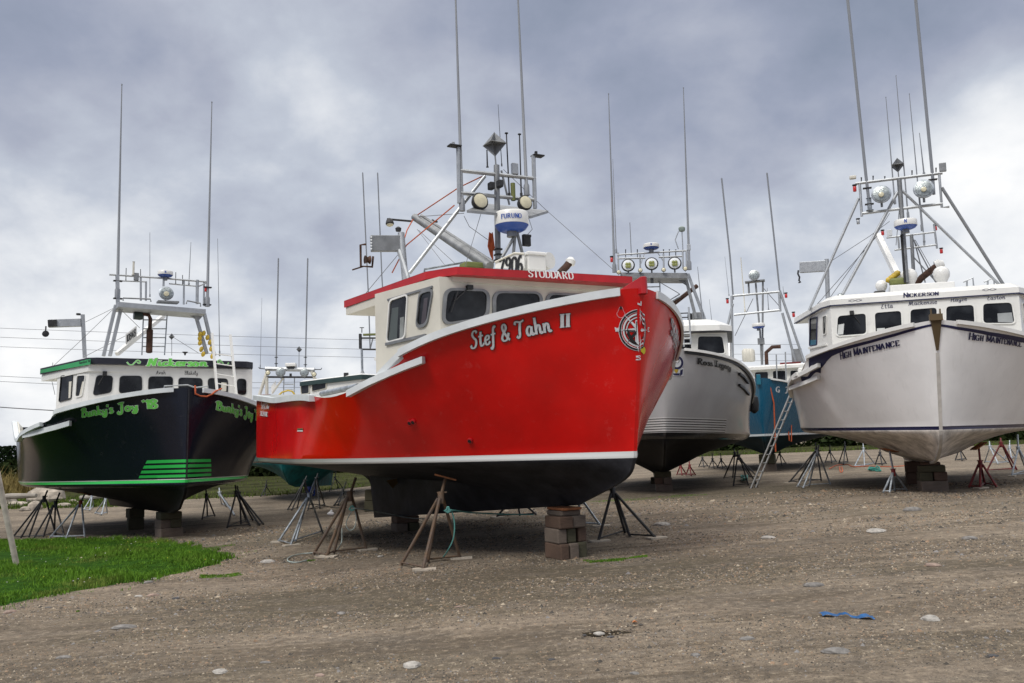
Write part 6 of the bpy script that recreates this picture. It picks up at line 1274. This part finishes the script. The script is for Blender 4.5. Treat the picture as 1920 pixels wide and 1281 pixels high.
stand((1531, 843), [(1479, 906), (1498, 901), (1540, 903)], 'dark', 'dark stand at the left side of the white boat, behind the silver one', (1529, 830), None, (0,))
stand((1533, 848), [(1495, 914), (1506, 917), (1517, 912), (1557, 910)], 'galv', 'silver stand at the left side of the white boat', (1535, 835), None)
stand((1675, 884), [(1656, 926), (1668, 926), (1678, 921), (1701, 921)], 'galv', 'short silver stand with red collar left of the white bow crib', (1668, 846), .25)
stand((1838, 868), [(1817, 915), (1838, 916), (1847, 910), (1869, 914)], 'red', 'dark red stand with orange pad right of the white bow crib', (1835, 838), -.5, (1,))
stand((1877, 832), [(1850, 885), (1900, 881), (1907, 882)], 'red', 'tall dark red stand near the right edge under the white boat', (1876, 822), None)
stand((1856, 838), [(1846, 868), (1872, 871), (1891, 868)], 'galv', 'silver stand behind the tall dark red one at the right', (1855, 828), None)
stand((1909, 841), [(1897, 893), (1925, 885), (1935, 890)], 'galv', 'grey stand at the right edge of the photo', (1908, 815), None, (0,))
stand((1619, 842), [(1602, 876), (1621, 875), (1640, 870)], 'galv', 'grey stand behind the white hull, right of its far neighbour', (1618, 832), None)
stand((1584, 838), [(1573, 869), (1582, 872), (1590, 867)], 'dark', 'thin stand behind the white hull, left of its far neighbour', (1584, 828), None)
for i, (x, y, s_, l) in enumerate(((1556, 846, 'dark', 'far stand between the teal boat and the white boat, leftmost'), (1650, 850, 'dark', 'far dark stand above the teal rope heap'), (1800, 842, 'dark', 'far dark stand just right of the white rudder'), (1893, 838, 'galv', 'far silver stand close to the right edge'), (1462, 850, 'dark', 'far dark stand right of the teal crib'))):
    stand((x, y), [(x-9, y+22), (x+4, y+23), (x+12, y+20)], s_, l, (x, y-12), None)

# ------------------------------------------------------------------ ropes on the ground and on the stands
def rope(pts, mat, r, label, name='rope'):
    P = [np.array(q, float) for q in pts]; Q = smooth([tuple(q) for q in P], 5) if len(P) > 2 else P
    Q = [np.array(q) for q in Q]; mb = MB(); mb.tube(Q, r, 6); mb.build(name, mat, smooth=True, label=label, category='rope')
def smooth3(p, k=5):
    q = [p[0]]+p+[p[-1]]; out = []
    for i in range(1, len(q)-2):
        for s_ in range(k):
            t = s_/k; out.append(tuple(.5*(2*b+(c-a)*t+(2*a-5*b+4*c-d)*t*t+(3*b-a-3*c+d)*t**3) for a, b, c, d in zip(q[i-1], q[i], q[i+1], q[i+2])))
    return out+[p[-1]]
smooth = lambda p, k=6: smooth3(p, k)
Y1 = float(np.mean([gpt(*f)[1] for f in ((752, 1062), (793, 1070), (863, 1048))])); Y2 = float(np.mean([gpt(*f)[1] for f in ((588, 1041), (612, 1046), (687, 1033))])); Y3 = float(gpt(560, 1015)[1])
PR = paint('faded_rope', (.36, .42, .40), .85, 0, .2, 14, .3)
rope([at(833, 958, Y1), at(850, 957, Y1), at(880, 961, Y1+.8), at(940, 964, Y1+1.6), at(1000, 965, Y1+2.5)], TEALR, .014, 'teal rope stretched from the nearest rusty stand towards the keel')
rope([at(846, 955, Y1), at(852, 980, Y1), at(850, 1010, Y1), at(838, 1035, Y1+.1), gpt(828, 1050)+(0, 0, .02)], TEALR, .012, 'teal rope hanging from the nearest rusty stand to the ground')
rope([at(840+3*math.cos(a)*(1+.5*math.sin(a*3)), 956+5*math.sin(a), Y1-.05) for a in np.linspace(0, 18, 30)], TEALR, .016, 'teal rope knot on the nearest rusty stand')
rope([at(655, 954, Y2), at(672, 954, Y2), at(720, 962, Y2+.9), at(765, 971, Y2+2), at(800, 973, Y2+2.5)], PR, .012, 'pale rope running from the roped stand to the after crib')
rope([at(662, 954, Y2), at(652, 972, Y2), at(649, 985, Y2), at(655, 994, Y2), at(664, 990, Y2), at(668, 972, Y2), at(664, 954, Y2)], PR, .010, 'pale loop of rope hanging on the roped stand')
rope([at(641, 990, Y2), at(641, 1012, Y2), at(638, 1022, Y2), gpt(632, 1033)+(0, 0, .02)], PR, .010, 'pale rope end hanging beside the roped stand')
rope([at(660+4*math.cos(a)*(1+.4*math.sin(a*3)), 953+4*math.sin(a), Y2-.05) for a in np.linspace(0, 16, 26)], TEALR, .014, 'teal rope knot on the roped stand')
rope([gpt(x, y)+(0, 0, .015) for x, y in ((590, 1038), (565, 1040), (548, 1044), (539, 1050), (543, 1055), (558, 1056), (576, 1052))], PR, .011, 'pale rope loop lying on the gravel left of the roped stand')
rope([at(583, 945, Y3), at(600, 947, Y3+.3), at(625, 952, Y3+.6), at(650, 952, Y2)], DARK, .010, 'dark rope between the silver stand and the roped stand')
rope([gpt(1640+9*math.cos(a)+3*math.sin(2.3*a), 882+3*math.sin(a*1.3))+(0, 0, .03+.02*math.sin(a*5)+.004*a) for a in np.linspace(0, 22, 50)], paint('bright_teal_rope', (.02, .22, .18), .8, 0, .2, 12), .022, 'heap of bright teal rope on the ground behind the white boat')
rope([gpt(x, y)+(0, 0, .02) for x, y in ((1555, 880), (1570, 873), (1590, 872), (1600, 876), (1625, 875), (1672, 876), (1700, 874))], ORAN, .018, 'orange rope lying along the ground behind the white boat')
rope([gpt(x, y)+(0, 0, .02) for x, y in ((1574, 876), (1576, 886), (1580, 884), (1578, 876))], ORAN, .018, 'small orange rope loop on the ground behind the white boat')
rope([gpt(1396+5*math.cos(a)+2*math.sin(2*a), 903+3*math.sin(a*1.2))+(0, 0, .04+.15*abs(math.sin(a*.6))) for a in np.linspace(0, 20, 40)], TEALR, .022, 'tangle of teal rope beside the foot of the long ladder')
p = gpt(583, 930); mb = MB(); g = H(p[0], p[1]); R0 = 7.5/FPX*p[1]
mb.lathe([(R0*.9, .0), (R0, .04), (R0, .28), (R0*1.04, .30), (R0, .32), (R0, .60), (R0*1.04, .62), (R0, .64), (R0, .88), (R0*.9, .93)], (p[0], p[1], g), n=20); o = mb.build('barrel', BARREL, smooth=True, label='blue plastic barrel behind the red stern among dark stands', category='barrel')
# long ladder
a = gpt(1408, 916); t_ = at(1503, 688, 24.6); root = empty('ladder', tuple(a), label='long aluminium ladder leaning up beside the stern of the white boat', category='ladder')
lat = np.array([.24, .30, 0]); d = t_-a
LAD = paint('bright_aluminium', (.62, .64, .66), .4, .3, .15, 6)
for s_ in (0, 1): mb = MB(); mb.bar(lat*s_, d+lat*s_, .035, .075, up=lat); mb.build('rail', LAD, root)
mb = MB(); L_ = np.linalg.norm(d)
for k in range(1, int(L_/.3)): mb.tube([d*(k*.3/L_), d*(k*.3/L_)+lat], .016, 6)
mb.build('rung', LAD, root, smooth=True)
for s_ in (0, 1): mb = MB(); mb.box(lat*s_+(0, 0, .02), (.10, .05, .05)); mb.build('rubber_foot', BLACK, root)
# boarding ladder leaning on the black bow
root = empty('ladder', tuple(BLK.world((8.9, 1.3, 2.9))), label='short white ladder leaning on the wheelhouse of the black boat', category='ladder'); o = np.array(root.location)
Pq = [BLK.world(BLK.hx(*q, 9.4)) for q in ((407, 733), (443, 740))]; Pt = [BLK.world(BLK.hx(*q, 8.95)) for q in ((397.5, 625), (432, 628))]
for k in range(2): mb = MB(); mb.bar(Pq[k]-o, Pt[k]-o, .055, .07); mb.build('rail', WHITE, root)
mb = MB()
for k, t in enumerate((.13, .29, .47, .64)): mb.tube([Pq[0]+(Pt[0]-Pq[0])*t-o, Pq[1]+(Pt[1]-Pq[1])*t-o], .018, 6)
mb.build('rung', WHITE, root, smooth=True)
# leaning white pole at the far left
a = gpt(34, 1063); t_ = at(-40, 720, a[1]-.8); mb = MB(); mb.tube([np.zeros(3)-(0, 0, .1), t_-a], .055, 12); o = mb.build('pole', paint('worn_white_pole', (.55, .50, .44), .6, 0, .2, 6), smooth=True, label='leaning off white pole stuck in the grass at the left edge', category='pole'); o.location = a
# ================================================================== background
for i, (a, c, lab) in enumerate((((-60, 613, 75), (1500, 646, 100), 'highest of the thin power lines crossing the sky behind the boats'), ((-60, 630, 75), (1500, 664, 100), 'second thin power line from the top'), ((-60, 648, 75), (1500, 676, 100), 'third thin power line from the top'), ((-60, 702, 70), (700, 712, 90), 'fourth power line, low at the left'), ((-60, 712, 70), (700, 722, 90), 'fifth power line, just below the fourth at the left'), ((-60, 759, 60), (600, 768, 70), 'lowest and thickest power line, at the left behind the black boat'))):
    p0, p1 = at(*a), at(*c); mb = MB(); mb.tube([p0+(p1-p0)*t-(0, 0, 1)*np.array([0, 0, (1-(2*t-1)**2)*.5]) for t in np.linspace(0, 1, 20)], .018 if i < 5 else .035, 5); mb.build('power_line', WIRE, label=lab, category='power line', group='power lines behind the boats')
ROCKM = paint('weathered_rock', (.40, .35, .29), .9, 0, .35, 2.5, .8, bscale=6)
W = lambda x, Y: (x-960)/FPX*Y
blades('far_grass', [(-70, 46), (-12, 44), (-2, 60), (10, 68), (70, 68), (80, 80), (-80, 80)], 48000, .24, .05, GRF, 'low green grass at the far edge of the yard')
FM = paint('far_meadow_ground', (.045, .048, .018), .95, 0, .4, .3, spec=.02)
mb = MB(); fp = [(-75, 45), (-40, 44.5), (-12, 45), (-7, 52), (-2, 61), (10, 69), (40, 69), (80, 69), (130, 110), (-140, 110)]; yb = lambda x: float(np.interp(x, [-140, -12, -7, -2, 10, 130], [45, 45, 52, 61, 69, 69])); mb.grid([[(x, yb(x)+(112-yb(x))*t, H(x, yb(x)+(112-yb(x))*t)+.01+.14*min(1, t*12)) for t in (0, .02, .05, .1, .2, .35, .5, .75, 1)] for x in np.linspace(-140, 130, 136)]); mb.build('far_meadow', FM, kind='structure')
blades('reeds', [(W(-300, 60), 58), (W(130, 58), 56), (W(160, 66), 66), (W(-300, 66), 68)], 15000, 1.5, .05, GRD, 'tall dry brown reeds at the left behind the black boat')
blades('weeds', [(W(-200, 44), 44), (W(260, 40), 40), (W(300, 48), 48), (W(-200, 52), 52)], 9000, .30, .05, GRF, 'green weeds among the rocks behind the black boat')
for i, (px, py, Y, r, lab) in enumerate(((88, 934, 46, (1.15, .8, .75), 'big pale boulder behind the stern of the black boat'), (25, 947, 44, (.9, .6, .22), 'flat pale rock at the left edge'), (5, 935, 47, (.7, .5, .35), 'grey rock at the left edge beside the log'), (46, 965, 40, (.22, .18, .16), 'small white rock on the far weeds'), (66, 960, 41, (.3, .2, .3), 'grey rock beside the leftmost stands'), (120, 953, 42, (.35, .25, .16), 'flat grey rock behind the leftmost stands'), (136, 932, 46, (.3, .2, .15), 'small pale rock right of the big boulder'), (150, 945, 44, (.25, .2, .15), 'pale rock behind the galvanised stand'), (225, 935, 46, (.3, .2, .18), 'pale rock far under the black boat'))):
    p = at(px, py, Y); mb = MB(); stone_mb(mb, (p[0], p[1], H(p[0], p[1])+r[2]*.4), r, seed=300+i); mb.build('rock', ROCKM, label=lab, category='rock', group='rocks behind the black boat')
for i, (a, c, Y, lab) in enumerate((((-30, 934), (68, 929), 43, 'long weathered driftwood log at the left edge'), ((150, 940), (230, 936), 46, 'driftwood log far under the black boat'))):
    p0, p1 = at(*a, Y), at(*c, Y); p0[2] = H(p0[0], p0[1])+.55-i*.3; p1[2] = H(p1[0], p1[1])+.60-i*.3; mb = MB(); mb.tube([p0, (p0+p1)/2+(0, .1, .03), p1], [.13, .15, .11], 9); mb.build('log', DRIFT, smooth=True, label=lab, category='log')
LEAF = [paint('conifer_foliage', (.010, .022, .008), .95, 0, .35, 1.5, spec=.05), paint('shrub_foliage', (.022, .034, .010), .95, 0, .4, .3, spec=.05)]
def tree(x, y, h, lab, mat, bushy=0, grp='trees beyond the yard at the left', nm='conifer_tree'):
    rr = np.random.default_rng(int(abs(x*31+y))); g = H(x, y); root = empty(nm, (x, y, g), label=lab, category='tree', group=grp)
    mb = MB(); mb.tube([(0, 0, -.1), (.05, 0, h*.5), (0, 0, h*.95)], [h*.03, h*.02, h*.005], 7)
    for k in range(10): a = k*2.4; z = h*(.2+.07*k); mb.tube([(0, 0, z), (math.cos(a)*h*.2*(1-k*.07), math.sin(a)*h*.2*(1-k*.07), z+.02*h)], [h*.008, h*.002], 5)
    mb.build('trunk', BROWN, root); n = 2600; z = rr.random(n)**.8; a = rr.uniform(0, 2*math.pi, n); ks = (1-z)**.75 if not bushy else np.sin(np.clip(z, .02, 1)*math.pi*.95)**.5
    lump = 1+.22*np.sin(a*3+z*14)+.15*np.sin(a*7-z*25); r_ = h*.30*ks*lump*rr.uniform(.25, 1, n)**.45
    P = np.stack([r_*np.cos(a), r_*np.sin(a), h*(.08+.92*z)], 1); s_ = h*.030*rr.uniform(.6, 1.5, n); mb = MB()
    A = rr.normal(size=(n, 3)); B_ = rr.normal(size=(n, 3))
    for i in range(n):
        u = A[i]/np.linalg.norm(A[i])*s_[i]; v = B_[i]/np.linalg.norm(B_[i])*s_[i]*.7; p = P[i]; mb.add([p-u, p+v, p+u, p-v], [(0, 1, 2, 3)])
    mb.build('crown', mat, root)
for i, (px, Y, h, b_, lab) in enumerate(((-75, 150, 6.5, 0, 'dark conifer outside the left edge'), (-45, 158, 6.8, 0, 'dark conifer at the left edge, beside the frame'), (-18, 150, 5.6, 1, 'dense dark tree touching the left edge'), (4, 156, 5.4, 1, 'dark tree at the left edge of the photo'), (20, 150, 5.3, 1, 'dark rounded tree second from the left edge'), (36, 158, 5.0, 0, 'dark conifer just left of the black stern'), (60, 150, 5.0, 1, 'dark tree hidden partly by the black stern'))):
    tree((px-960)/FPX*Y, Y, h, lab, LEAF[0], b_)
def shrubs():
    mb = MB(); R_ = np.random.default_rng(5)
    for i in range(230):
        x = R_.uniform(-75, 85); Y = R_.uniform(82, 96); h = R_.uniform(1.2, 2.6); g = H(x, Y)
        for k in range(110):
            a, z = R_.uniform(0, 6.28), R_.random(); r_ = 1.8*math.sqrt(max(0, 1-z*z))*R_.random()**.4; p = np.array([x+r_*math.cos(a), Y+r_*math.sin(a), g+h*z]); u = R_.normal(size=3)*.22; v = R_.normal(size=3)*.18; mb.add([p-u, p+v, p+u, p-v], [(0, 1, 2, 3)])
    mb.build('shrubs', LEAF[1], kind='stuff', label='dark green scrub forming a low band beyond the far edge of the yard', category='shrubs')
shrubs()
